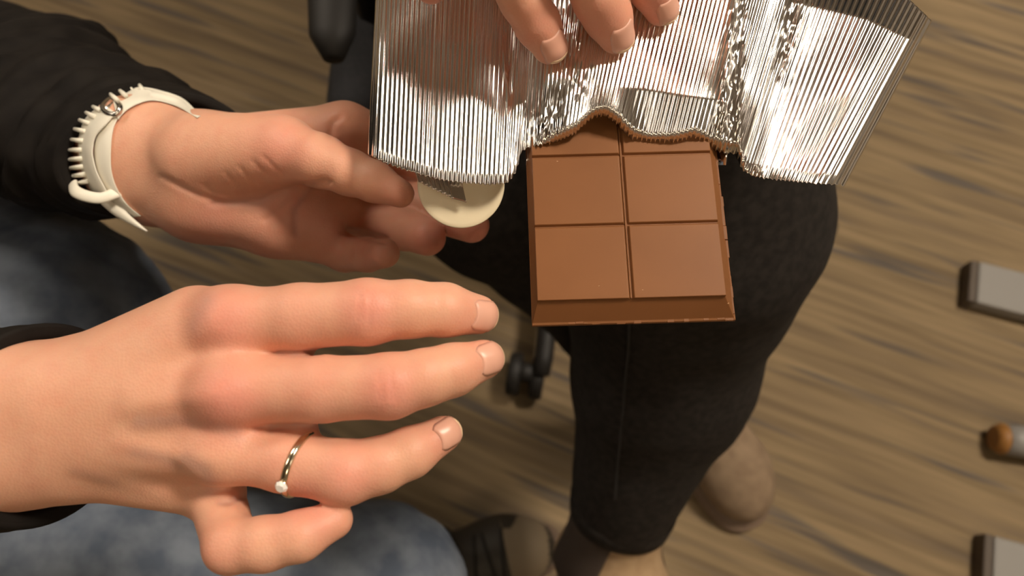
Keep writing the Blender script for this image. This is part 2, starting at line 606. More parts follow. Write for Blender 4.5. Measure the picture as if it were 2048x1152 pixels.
# ------------------------------------------------------------------ foil
def foil():
    root = tag(empty('foil_wrapper', P(1250, 150, .30)), 'opened silver ribbed foil wrapper around the chocolate bar', 'foil wrapper')
    # x_b, y_b, x_t, y_t, d_b, d_t
    T = [(735, 306, 764, -260, .3120, .330), (745, 314, 772, -260, .3075, .326), (780, 330, 806, -260, .3045, .323),
         (830, 346, 856, -260, .3020, .321), (880, 360, 905, -260, .3020, .321), (930, 366, 958, -260, .3025, .321),
         (980, 369, 1010, -260, .3030, .322), (1015, 367, 1046, -260, .3035, .323), (1032, 348, 1066, -260, .3045, .325),
         (1042, 300, 1080, -260, .3040, .326), (1075, 291, 1116, -260, .2990, .3240), (1110, 286, 1168, -260, .2965, .3225),
         (1150, 268, 1228, -260, .2945, .322), (1180, 240, 1280, -260, .2930, .322), (1205, 231, 1315, -260, .2925, .322),
         (1230, 245, 1350, -260, .2930, .322), (1260, 278, 1388, -260, .2940, .322), (1295, 292, 1428, -260, .2945, .322),
         (1345, 290, 1480, -260, .2940, .322), (1385, 279, 1525, -260, .2940, .322), (1415, 294, 1562, -260, .2955, .323),
         (1440, 305, 1592, -230, .2980, .324), (1472, 309, 1628, -200, .3010, .325), (1482, 340, 1644, -180, .3010, .325),
         (1510, 354, 1680, -150, .2975, .3220), (1560, 360, 1740, -80, .2930, .3160), (1620, 366, 1812, -8, .2900, .3110),
         (1665, 369, 1848, 26, .2900, .3100), (1690, 371, 1864, 42, .2920, .3115)]
    T = np.array(T, float)
    T[:10, 5] += .004
    T[10:20, 5] -= .0085
    T[20:24, 5] -= .0075
    T[24:, 4] += .0028
    T[24:, 5] -= .0015
    # arc position so that ribs stay about 9 px wide
    mid = (T[:, 0] + T[:, 2]) / 2
    arc = np.concatenate([[0], np.cumsum(np.maximum(np.hypot(np.diff(mid), .35 * np.diff(T[:, 1])), 1))])
    per = 9.4; vpr = 8
    nc = int(arc[-1] / per * vpr) + 1
    s = np.linspace(0, arc[-1], nc)
    C = np.stack([np.interp(s, arc, T[:, k]) for k in range(6)], 1)
    ker = np.hanning(27); ker /= ker.sum()
    for k in (0, 1, 2, 4, 5):
        pad = np.concatenate([2 * C[0, k] - C[1:14, k][::-1], C[:, k], 2 * C[-1, k] - C[-14:-1, k][::-1]])
        C[:, k] = np.convolve(pad, ker, 'valid')
    nr = 170
    t = (np.linspace(0, 1, nr) ** 1.15)[:, None]
    xb, yb, xt, yt, db, dt = [C[:, k][None] for k in range(6)]
    # ragged bottom edge
    ph = s / per * 2 * math.pi
    yb = yb + 1.3 * np.sin(ph)[None] + np.array([noise.noise(Vector((q * .12, 3, 0))) for q in s])[None] * 3
    X = xb + (xt - xb) * t
    Y = yb + (yt - yb) * t
    D = db + (dt - db) * t
    # gentle bellies, fold lines and crumples (metres, + is away from the camera)
    def line(x, y, pts):
        """signed distance to the right of a long polyline, by interpolating x at y"""
        ys = [p[1] for p in pts]; xs = [p[0] for p in pts]
        o = np.argsort(ys)
        return x - np.interp(y, np.array(ys)[o], np.array(xs)[o])
    def groove(pts, w, a):
        nonlocal D
        D = D + a * np.exp(-(line(X, Y, pts) / w) ** 2)
    D = D + .0016 * np.sin((X - 760) / 300 * math.pi) * np.sin((Y + 100) / 420 * math.pi) * (X < 1050)
    groove([(1005, 30), (1015, 120), (1022, 230), (1030, 350)], 22, .0038)
    groove([(1003, 40), (1010, 120), (1018, 200)], 7, -.0012)
    groove([(880, 20), (868, 200), (862, 350)], 9, .0009)
    groove([(955, 60), (950, 200), (940, 340)], 16, -.0011)
    groove([(1062, 90), (1062, 200), (1060, 290)], 18, .0012)
    groove([(1160, 60), (1135, 200)], 14, -.0010)
    groove([(1480, -60), (1462, 60), (1452, 160), (1445, 300)], 11, -.0022)
    groove([(1492, -60), (1478, 60), (1470, 160), (1466, 300)], 9, .0020)
    groove([(1595, -60), (1580, 50), (1560, 120), (1500, 330)], 12, .0022)
    groove([(1610, -60), (1600, 50), (1580, 120), (1522, 330)], 12, -.0012)
    # cross folds
    yc = np.interp(X, [1240, 1290, 1430, 1470], [174, 180, 200, 206])
    wgt = np.clip((X - 1230) / 60, 0, 1) * np.clip((1480 - X) / 30, 0, 1)
    D = D + wgt * np.clip((Y - yc) / 100, 0, 1.2) * .0050
    yc2 = np.interp(X, [1480, 1600, 1735, 1850, 1900], [-20, 6, 38, 92, 120])
    D = D + np.clip((X - 1470) / 120, 0, 1) * np.clip((yc2 - Y) / 60, 0, 2.0) * .0060
    # right edge and left edge roll away
    edge = np.clip((s - (arc[-1] - 45)) / 45, 0, 1)[None]
    D = D + .0055 * edge ** 2
    # the bottom lip rolls over
    low = np.clip(1 - (yb - Y) / 26, 0, 1)
    D = D + .0050 * low ** 2 * np.clip((X - 1075) / 40, 0, 1) * np.clip((1500 - X) / 30, 0, 1)
    D = D + .0006 * low ** 2
    # long soft buckles and crumple noise
    sx = (s * .012)[None] + 0 * t
    sy = (Y * .006)
    big = np.empty_like(D); fine = np.empty_like(D)
    for i in range(nr):
        for j in range(0, nc, 4):
            q = noise.noise(Vector((sx[i, j] * 1.0, sy[i, j], 5.0)))
            big[i, j:j + 4] = q
            q = noise.noise(Vector((sx[i, j] * 5.5, sy[i, j] * 4.0, 9.0))) + .5 * noise.noise(Vector((sx[i, j] * 12, sy[i, j] * 9.0, 2.0)))
            fine[i, j:j + 4] = q
    k5 = np.hanning(9); k5 /= k5.sum()
    for A in (big, fine):
        for i in range(nr):
            A[i] = np.convolve(np.pad(A[i], 4, 'edge'), k5, 'valid')
    D = D + .0016 * big
    cr = np.exp(-((X - np.interp(Y, [-60, 300], [1485, 1448])) / 22) ** 2) + np.exp(-((X - np.interp(Y, [-60, 120], [1600, 1566])) / 18) ** 2) * np.clip((185 - Y) / 70, 0, 1) \
        + .7 * np.exp(-((X - 1150) / 30) ** 2) * np.exp(-((Y - 110) / 90) ** 2) + .8 * np.exp(-((X - 1085) / 40) ** 2) * np.exp(-((Y - 250) / 40) ** 2)
    D = D + fine * (.00004 + .0013 * np.clip(cr, 0, 1))
    # ribs
    amp = .00038 * (1 - .55 * np.clip(cr, 0, 1))
    flat = np.exp(-((X - np.interp(Y, [50, 200], [1003, 1018])) / 7) ** 2) * np.clip((Y - 30) / 25, 0, 1) * np.clip((240 - Y) / 25, 0, 1) + np.exp(-((X - 1110) / 26) ** 2) * np.exp(-((Y - 215) / 60) ** 2)
    D = D - amp * (1 - .9 * np.clip(flat, 0, 1)) * np.sin(ph)[None]
    c = np.stack([(X - 1024) / FPX * D, (576 - Y) / FPX * D, -D], -1).reshape(-1, 3)
    V = CAM + c @ RC.T
    idx = np.arange(nr * nc).reshape(nr, nc)
    F = np.stack([idx[:-1, :-1], idx[:-1, 1:], idx[1:, 1:], idx[1:, :-1]], -1).reshape(-1, 4)
    o = obj('foil_sheet', V, F, M['foil'], root)
    sm = o.modifiers.new('thickness', 'SOLIDIFY'); sm.thickness = .00006; sm.offset = -1
    # under sheet that still wraps the bar from behind
    U = []; uf = []
    n1, n2 = 60, 30
    for i in range(n2):
        for j in range(n1):
            a = j / (n1 - 1); bb = i / (n2 - 1)
            x = 1052 + (1452 - 1052) * a + 90 * bb; y = 330 - 590 * bb
            d = .3175 + .013 * bb - .010 * (abs(2 * a - 1) ** 6) + .0008 * math.sin(a * 60 * math.pi)
            U.append(P(x, y, d))
    for i in range(n2 - 1):
        for j in range(n1 - 1):
            uf.append((i * n1 + j, i * n1 + j + 1, (i + 1) * n1 + j + 1, (i + 1) * n1 + j))
    o = obj('foil_underside', U, uf, M['foil'], root)
    sm = o.modifiers.new('thickness', 'SOLIDIFY'); sm.thickness = .00006
    # torn strip hanging over the card disc
    n1, n2 = 84, 14
    U = []; uf = []
    for i in range(n2):
        for j in range(n1):
            a = j / (n1 - 1); bb = i / (n2 - 1)
            x = (826 + (920 - 826) * a) * bb + (837 + (933 - 837) * a) * (1 - bb)
            ytop = 335 + 12 * a; ybot = np.interp(a, [0, .35, .7, 1], [364, 380, 397, 405])
            y = ytop * bb + ybot * (1 - bb)
            d = .3105 - .001 * a
            rib = 0 if a > .72 else math.sin(a * 94 / 9.0 * 2 * math.pi)
            U.append(P(x, y + 1.2 * rib * (1 - bb), d - .0005 * rib))
    for i in range(n2 - 1):
        for j in range(n1 - 1):
            uf.append((i * n1 + j, i * n1 + j + 1, (i + 1) * n1 + j + 1, (i + 1) * n1 + j))
    o = obj('torn_strip', U, uf, M['foil'], root)
    sm = o.modifiers.new('thickness', 'SOLIDIFY'); sm.thickness = .00006
    return root
foil()

# cream card disc under the foil corner
def disc():
    c = P(922, 369, .3150)
    r = 87 * .3150 / FPX
    nrml = nrm(TOCAM + CV(0, 60, 0, .3) * 2)
    u = nrm(CV(1, 0, 0, 1) - nrml * np.dot(CV(1, 0, 0, 1), nrml)); w = np.cross(nrml, u)
    V = []; F = []
    n = 96
    prof = [(0.0, .0006), (r * .9, .0006), (r - .0003, .0006), (r, .0003), (r, -.0003), (r - .0003, -.0006), (0.0, -.0006)]
    V.append(c + nrml * .0006)
    for rr, z in prof[1:-1]:
        for k in range(n):
            a = 2 * math.pi * k / n
            V.append(c + u * math.cos(a) * rr + w * math.sin(a) * rr + nrml * z)
    V.append(c - nrml * .0006)
    m = len(prof) - 2
    for k in range(n):
        k2 = (k + 1) % n
        F.append((0, 1 + k, 1 + k2))
        for i in range(m - 1):
            F.append((1 + i * n + k, 1 + (i + 1) * n + k, 1 + (i + 1) * n + k2, 1 + i * n + k2))
        F.append((len(V) - 1, 1 + (m - 1) * n + k2, 1 + (m - 1) * n + k))
    tag(obj('card_disc', V, F, M['disc'], None), 'round cream card disc tucked under the corner of the foil', 'disc')
disc()

# ------------------------------------------------------------------ hands
class Hand:
    def __init__(s, palm, fingers, kp, kf, kj, extra=()):
        s.palm = palm; s.fingers = fingers; s.kp = kp; s.kf = kf; s.kj = kj; s.extra = extra
    def __call__(s, p):
        d = None
        for c in s.palm:
            e = c(p); d = e if d is None else smin(d, e, s.kp)
        f = None
        for c in s.fingers:
            e = c(p); f = e if f is None else smin(f, e, s.kf)
        d = smin(d, f, s.kj)
        for c, k in s.extra:
            d = smin(d, c(p), k)
        return d
    def bounds(s):
        b = [c.bounds() for c in list(s.palm) + list(s.fingers) + [c for c, _ in s.extra]]
        return np.min([x[0] for x in b], 0), np.max([x[1] for x in b], 0)


def blob(px, py, d, r, s=1.0, px2=None, py2=None, d2=None):
    a = P(px, py, d * s)
    b = P(px2, py2, d2 * s) if px2 is not None else a + np.array([1e-5, 0, 0])
    rr = r * d * s / FPX
    return Chain([(a, b, rr, rr, None)], .001)


def hand_mesh(sdf, h, creases=(), red=(), vein_crease=(), bulge=()):
    lo, hi = sdf.bounds()
    V, F = surface(sdf, lo, hi, h)
    V = relax(V, F, 2, .4)
    g, d = grad(sdf, V, h)
    x, y, dd = proj(V)
    view = CAM - V
    view /= np.linalg.norm(view, axis=1, keepdims=True)
    face = np.clip((g * view).sum(1) * 3 + .3, 0, 1)
    off = np.zeros(len(V))
    for poly, w, a in creases:
        off -= a * np.exp(-(polydist(x, y, poly) / w) ** 2) * face
    for poly, w, a in bulge:
        off += a * np.exp(-(polydist(x, y, poly) / w) ** 2) * face
    R = np.zeros(len(V)); VV = np.zeros(len(V))
    for cx, cy, w, a in red:
        R = np.maximum(R, .78 * a * np.exp(-(((x - cx) ** 2 + (y - cy) ** 2) / (1.15 * w) ** 2)) * face)
    for poly, w, a in vein_crease:
        VV = np.maximum(VV, a * np.exp(-(polydist(x, y, poly) / w) ** 2) * face)
    V = V + g * off[:, None]
    return V, F, R, VV


def nail(sdf, tip, base, width, length, up, parent, back=.25, free=True):
    """curved plate on the finger end; tip/base points of the last finger bone"""
    t = nrm(tip - base)
    n = nrm(up - t * np.dot(up, t))
    b = np.cross(n, t)
    def patch(s0, s1, wscale, lift, name, m, nu=13, nv=11):
        V = []; F = []; lifts = []
        for i in range(nv):
            vv = i / (nv - 1)
            s = s0 + (s1 - s0) * vv
            for j in range(nu):
                uu = -1 + 2 * j / (nu - 1)
                # rounded corners at both ends
                wv = width * wscale * (1 - .28 * max(0, (.25 - vv) / .25) ** 2 - (.20 * max(0, (vv - .8) / .2) ** 2))
                p = tip + t * (s - .10 * length * (uu * uu)) + b * uu * wv
                e = max(abs(uu) ** 8, (1 - vv) ** 10)
                V.append(p); lifts.append(lift - .0005 * e)
        V = onsurf_many(sdf, V, n, .012) + n * np.array(lifts)[:, None]
        for i in range(nv - 1):
            for j in range(nu - 1):
                a = i * nu + j
                F.append((a, a + 1, a + nu + 1, a + nu))
        o = obj(name, V, F, m, parent)
        sm = o.modifiers.new('thickness', 'SOLIDIFY'); sm.thickness = .0003; sm.offset = -1
        return o
    o = patch(-back * length, (1 - back) * length, 1.0, .00016, 'fingernail', M['nail'])
    if free:
        patch((1 - back) * length - .0012, (1 - back) * length + .0004, .80, .0005, 'nail_edge', M['nail_tip'], 13, 4)
    return o


def fing(rows, s=1.0, k=.003, fl=None):
    return chain(px_nodes(rows, s), k, fl)


# ---- person in the black jacket: right hand (back of the hand up)
SR = .90
rh_fingers = [
    fing([(450, 645, .283, 66), (600, 634, .279, 65), (735, 624, .277, 65), (820, 618, .279, 56), (890, 620, .283, 52), (955, 629, .289, 40)], SR),
    fing([(450, 778, .276, 66), (640, 778, .272, 65), (780, 772, .270, 64), (850, 755, .272, 55), (905, 740, .276, 51), (967, 719, .282, 40)], SR),
    fing([(440, 895, .281, 60), (580, 925, .277, 60), (690, 945, .274, 63), (760, 930, .276, 54), (820, 905, .279, 49), (886, 868, .285, 37)], SR),
    fing([(432, 985, .294, 54), (462, 1092, .270, 52), (530, 1088, .268, 52), (600, 1072, .268, 48), (668, 1040, .273, 38)], SR),
]
rh_palm = [
    fing([(130, 772, .288, 76), (470, 645, .2835, 66)], SR, .01),
    fing([(130, 815, .283, 72), (470, 778, .2765, 66)], SR, .01),
    fing([(130, 880, .284, 70), (455, 897, .2815, 60)], SR, .01),
    fing([(110, 925, .292, 64), (425, 982, .294, 52)], SR, .01),
    fing([(205, 742, .298, 78), (395, 648, .292, 76)], SR, .01),
    fing([(200, 860, .300, 90), (420, 830, .300, 100)], SR, .01),
    fing([(-420, 905, .42, 100), (-120, 868, .336, 100), (20, 800, .292, 96), (130, 790, .292, 80)], SR, .02),
    fing([(-420, 905, .42, 100), (-120, 868, .336, 100), (20, 900, .294, 96), (130, 905, .292, 78)], SR, .02),
]
rh_thumb = [(fing([(200, 770, .31, 70), (400, 690, .335, 58), (540, 650, .352, 50), (640, 640, .356, 38)], SR, .006), .008)]
rh_knuckles = [(blob(455, 640, .2755, 44, SR), .010), (blob(452, 784, .2680, 46, SR), .010), (blob(440, 905, .2745, 40, SR), .010)]
rh_webs = [(blob(500, 708, .285, 30, SR, 596, 706, .284), .005), (blob(500, 852, .284, 30, SR, 606, 853, .282), .005)]
RH = Hand(rh_palm, rh_fingers, .010, .0010, .0055, rh_thumb + rh_knuckles + rh_webs)
rh_cre = [([(720, 590), (715, 640)], 4, .0005), ([(740, 585), (738, 650)], 4, .0005), ([(760, 740), (765, 800)], 4, .0005), ([(780, 735), (788, 800)], 4, .0005),
          ([(868, 590), (866, 640)], 3.5, .0003), ([(880, 588), (880, 640)], 3.5, .0003), ([(893, 715), (905, 765)], 3.5, .0003),
          ([(445, 1005), (500, 992), (560, 990)], 5, .0009), ([(560, 990), (575, 1012)], 6, .001),
          ([(560, 706), (640, 706)], 6, .0006), ([(540, 856), (640, 852)], 6, .0008),
          ([(480, 1012), (540, 1000)], 4, .0004), ([(470, 1030), (520, 1022)], 4, .0003)]
rh_bul = [([(260, 780), (330, 700), (420, 650)], 24, .0005), ([(260, 815), (430, 790)], 22, .0006), ([(240, 885), (330, 905), (420, 920)], 20, .0006), ([(280, 850), (350, 838), (430, 845)], 14, .0003),
          ([(150, 938), (240, 965), (330, 990)], 16, .0004), ([(360, 915), (395, 950), (420, 975)], 14, .0005)]
rh_red = [(450, 640, 70, .75), (455, 800, 75, .85), (735, 620, 55, .80), (775, 785, 58, .80), (690, 955, 55, .65), (950, 630, 45, .35), (980, 720, 45, .45), (900, 870, 45, .55), (600, 1000, 55, .7),
          (640, 1030, 50, .6), (430, 1110, 60, .35), (580, 620, 90, .3), (620, 790, 90, .35), (560, 940, 80, .35)]
rh_vein_crease = [([(390, 650), (400, 625), (415, 600)], 16, .35), ([(280, 845), (360, 840), (420, 848), (470, 862)], 15, .40), ([(270, 905), (330, 915), (360, 930)], 14, .35), ([(375, 915), (410, 940), (425, 975)], 15, .45),
           ([(150, 940), (230, 965)], 10, .25), ([(560, 706), (630, 706)], 8, .35), ([(540, 856), (640, 851)], 8, .45), ([(440, 1005), (520, 990)], 9, .4)]  # veins, then darkening painted into the creases between fingers
rv, rf, rr_, rve = hand_mesh(RH, .0013, rh_cre, rh_red, rh_vein_crease, rh_bul)

# ---- left hand (palm up)
lh_palm = [
    fing([(395, 405, .388, 78), (560, 440, .384, 70)], 1, .01),
    fing([(400, 318, .376, 86), (560, 302, .362, 70)], 1, .01),
    fing([(420, 365, .392, 84), (610, 375, .394, 78)], 1, .01),
    fing([(400, 310, .395, 72), (690, 264, .389, 56)], 1, .01),
    fing([(560, 440, .384, 68), (625, 458, .390, 56)], 1, .01),
    fing([(-100, 240, .55, 88), (170, 290, .452, 96), (290, 296, .400, 92), (400, 312, .388, 82)], 1, .015),
    fing([(-100, 240, .55, 88), (170, 290, .452, 96), (300, 352, .402, 86), (410, 390, .392, 80)], 1, .015),
]
lh_fingers = [
    fing([(690, 264, .389, 56), (800, 300, .405, 48), (890, 345, .408, 42), (935, 390, .400, 36)]),
    fing([(660, 345, .400, 52), (770, 385, .412, 45), (880, 425, .397, 42), (943, 450, .380, 36)]),
    fing([(645, 405, .398, 52), (740, 432, .412, 45), (810, 458, .395, 42), (855, 475, .378, 37)]),
    fing([(612, 466, .388, 48), (690, 506, .394, 37), (735, 509, .380, 34), (769, 506, .364, 31)]),
]
lh_thumb = [(fing([(430, 310, .374, 80), (575, 304, .355, 62), (640, 322, .346, 53), (700, 345, .339, 45), (750, 364, .335, 40), (800, 387, .3310, 29)]), .006)]
LH = Hand(lh_palm, lh_fingers, .011, .0010, .006, lh_thumb)
lh_cre = [([(321, 353), (393, 389), (440, 405)], 6, .0010), ([(425, 408), (520, 402), (590, 372), (650, 362)], 6, .0011), ([(590, 470), (590, 420), (625, 375), (660, 365)], 5, .0010),
          ([(530, 440), (570, 410), (602, 372)], 5, .0008), ([(410, 370), (425, 385)], 4, .0005), ([(450, 345), (475, 375)], 3.5, .0004), ([(480, 335), (510, 370)], 3.5, .0004), ([(505, 322), (545, 362)], 3.5, .0004), ([(525, 312), (565, 350)], 3.5, .0004),
          ([(660, 275), (665, 245), (680, 235)], 6, .0010), ([(705, 520), (708, 495)], 4, .0007), ([(685, 462), (730, 470), (770, 480)], 7, .0022)]
lh_red = [(560, 292, 60, .6), (540, 470, 110, .35), (430, 445, 80, .45), (800, 390, 50, .35), (750, 510, 50, .4), (880, 480, 55, .85), (960, 465, 45, .9), (700, 250, 60, .35), (650, 500, 70, .3)]
lh_crease_tint = [([(321, 353), (393, 389)], 10, .3), ([(425, 408), (520, 402), (590, 372)], 9, .3), ([(590, 470), (590, 420), (625, 375)], 8, .3)]  # darkening painted along the palm creases
lv, lf, lr_, lve = hand_mesh(LH, .0015, lh_cre, lh_red, lh_crease_tint)

# arms inside the sleeves up to the shoulders keep the two hands one body
SHR = np.array([-.74, .02, 1.02]); SHL = np.array([-.76, .44, 1.02])
ELR = P(-520, 930, .46); ELL = P(-330, 110, .64)
arm = MB()
for sh, el, wr in ((SHR, ELR, P(-300, 895, .38 * SR)), (SHL, ELL, P(-60, 248, .535))):
    pts = spline([(*np.array([-.75, .23, 1.04]), .05), (*sh, .045), (*((sh + el) / 2), .042), (*el, .036), (*wr, .028)], 24)
    arm.tube([p[:3] for p in pts], [p[3] for p in pts], 14)
arm.tube([(-.75, .23, .5), (-.75, .23, .8), (-.75, .23, 1.04), (-.75, .23, 1.15)], [(.10, .14), (.10, .14), (.09, .14), (.05, .05)], 18)
nb, na = len(rv), len(rv) + len(lv)
BV = np.concatenate([rv, lv, np.array(arm.v)])
BF = [tuple(f) for f in rf] + [tuple(f + nb) for f in lf] + [tuple(i + na for i in f) for f in arm.f]
zer = np.zeros(len(arm.v))
personA = obj('person', BV, BF, M['skin'], None, True, {'red': np.concatenate([rr_, lr_, zer]), 'vein_crease': np.concatenate([rve, lve, zer])})
tag(personA, 'person in black jacket and blue jeans reaching both hands towards the chocolate', 'person')

for rows, w, l in (([(890, 620, .283), (955, 629, .289)], .0052, .0105), ([(905, 740, .276), (967, 719, .282)], .0052, .0105), ([(820, 905, .279), (886, 868, .285)], .0048, .0095)):
    a = P(rows[0][0], rows[0][1], rows[0][2] * SR); b_ = P(rows[1][0], rows[1][1], rows[1][2] * SR)
    nail(RH, b_, a, w, l, TOCAM + CV(0, 10, 0, .3) * .0, personA, .35)

# ---- second person's hand holding the bar from above (left hand, back up)
bh_fingers = [
    fing([(1010, -360, .262, 62), (985, -180, .262, 56), (1000, -80, .270, 51), (1047, 0, .281, 46), (1075, 48, .2875, 45), (1099, 92, .2925, 36)]),
    fing([(1120, -400, .258, 62), (1110, -200, .260, 57), (1150, -90, .270, 53), (1198, 0, .283, 50), (1216, 34, .2885, 47), (1232, 70, .2930, 37)]),
    fing([(1230, -400, .262, 58), (1215, -230, .264, 54), (1250, -120, .274, 50), (1300, -30, .289, 45), (1322, 16, .2955, 35)]),
    fing([(1320, -390, .272, 50), (1310, -260, .275, 45), (1340, -180, .284, 42), (1370, -110, .296, 34)]),
]
bh_palm = [
    fing([(1090, -760, .285, 85), (1010, -360, .268, 62)], 1, .01),
    fing([(1110, -760, .282, 85), (1120, -400, .263, 62)], 1, .01),
    fing([(1140, -760, .284, 80), (1230, -400, .267, 58)], 1, .01),
    fing([(1170, -750, .290, 70), (1320, -390, .277, 50)], 1, .01),
    fing([(1060, -1250, .38, 105), (1110, -860, .296, 98), (1110, -760, .290, 90)], 1, .015),
    fing([(1060, -1250, .38, 105), (1150, -860, .298, 95), (1150, -760, .290, 85)], 1, .015),
]
bh_thumb = [(fing([(1040, -650, .300, 80), (930, -420, .298, 62), (880, -220, .292, 54), (866, -110, .294, 50), (862, -28, .299, 35)], 1, .006), .008)]
for _f in bh_palm + bh_fingers + [bh_thumb[0][0]]:
    _f.prims = [(CAM + (a - CAM) * 1.008, CAM + (b - CAM) * 1.008, r1 * 1.008, r2 * 1.008, q) for a, b, r1, r2, q in _f.prims]
BH = Hand(bh_palm, bh_fingers, .010, .0010, .0055, bh_thumb)
bh_cre = [([(1030, 20), (1075, -10)], 3.5, .0004), ([(1020, 8), (1068, -20)], 3.5, .0003), ([(1170, 10), (1225, -10)], 3.5, .0003)]
bh_red = [(1085, 60, 60, .45), (1215, 50, 60, .45), (1322, 20, 60, .7), (862, 0, 60, .5), (1110, 110, 40, .5), (1240, 95, 45, .5)]
bv, bf, br_, bve = hand_mesh(BH, .0014, bh_cre, bh_red, [])
arm = MB()
wr = P(1062, -1230, .375)
SB = np.array([.26, .86, 1.08]); EB = np.array([.24, .62, .80])
SB2 = np.array([-.12, .88, 1.08])
pts = spline([(.07, .88, 1.1, .05), (*SB, .045), (*((SB + EB) / 2), .042), (*EB, .036), (*wr, .028)], 24)
arm.tube([p[:3] for p in pts], [p[3] for p in pts], 14)
arm.tube([(.07, .88, .55), (.07, .88, .8), (.07, .88, 1.08), (.07, .88, 1.2)], [(.14, .10), (.14, .10), (.14, .09), (.05, .05)], 18, up=(1, 0, 0))
nb = len(bv)
zer = np.zeros(len(arm.v))
personB = obj('person', np.concatenate([bv, np.array(arm.v)]), [tuple(f) for f in bf] + [tuple(i + nb for i in f) for f in arm.f], M['skin'], None, True,
              {'red': np.concatenate([br_, zer]), 'vein_crease': np.concatenate([bve, zer])})
tag(personB, 'person in black trousers and tan boots pressing the foil with fingertips', 'person')
for rows, w, l in (([(1075, 48, .2875), (1099, 92, .2925)], .0056, .0105), ([(1216, 34, .2885), (1232, 70, .2930)], .0056, .0105), ([(1300, -30, .289), (1322, 16, .2955)], .0054, .010)):
    nail(BH, CAM + (P(*rows[1]) - CAM) * 1.008, CAM + (P(*rows[0]) - CAM) * 1.008, w, l, TOCAM + CV(14, -6, 0, 1.0) * 10, personB, .45)

# ------------------------------------------------------------------ finger ring
def finger_ring():
    c = P(604, 926, .277 * SR)
    ax = nrm(P(690, 945, .274 * SR) - P(580, 925, .277 * SR))
    u = nrm(TOCAM - ax * np.dot(TOCAM, ax)); w = np.cross(ax, u)
    # follow the finger surface
    root = tag(empty('finger_ring', c), 'thin pale gold ring with one clear stone on the ring finger', 'ring')
    n = 72
    V = []; F = []
    prof = [(-.0013, -.0002), (-.0012, .0005), (-.0006, .0009), (.0006, .0009), (.0012, .0005), (.0013, -.0002)]
    m = len(prof)
    tilt = 0.15
    for k in range(n):
        a = 2 * math.pi * k / n
        dirv = u * math.cos(a) + w * math.sin(a)
        # radial march from outside
        q = c + ax * (-tilt * .011 * math.sin(a + .3)) + dirv * .02
        for _ in range(40):
            d = min(cone(q[None], A, B, r1, r2)[0] for A, B, r1, r2, _f in rh_fingers[2].prims)
            q = q - dirv * d * .9
        for z, r in prof:
            V.append(q + ax * z + dirv * (r + .0003))
    for k in range(n):
        for i in range(m):
            F.append((k * m + i, k * m + (i + 1) % m, ((k + 1) % n) * m + (i + 1) % m, ((k + 1) % n) * m + i))
    obj('band', V, F, M['gold'], root)
    # stone in a small collet towards the little finger
    best = int(round(math.radians(24) / (2 * math.pi) * n))
    a = 2 * math.pi * best / n
    dirv = u * math.cos(a) + w * math.sin(a)
    q = (np.array(V[best * m + 2]) + np.array(V[best * m + 3])) / 2
    MB().tube([q - dirv * .0006, q + dirv * .0008], [.0016, .0022], 12).build('collet', M['gold'], root)
    t2 = np.cross(dirv, ax)
    sv = []; sf = []
    for r, z in ((.0022, .0008), (.0014, .0019)):
        for k in range(8):
            b = 2 * math.pi * k / 8
            sv.append(q + (ax * math.cos(b) + t2 * math.sin(b)) * r + dirv * z)
    sv.append(q - dirv * .0004); sv.append(q + dirv * .0019)
    for k in range(8):
        k2 = (k + 1) % 8
        sf += [(k, k2, 8 + k2, 8 + k), (16, k2, k), (17, 8 + k, 8 + k2)]
    obj('stone', sv, sf, M['stone'], root, False)
finger_ring()

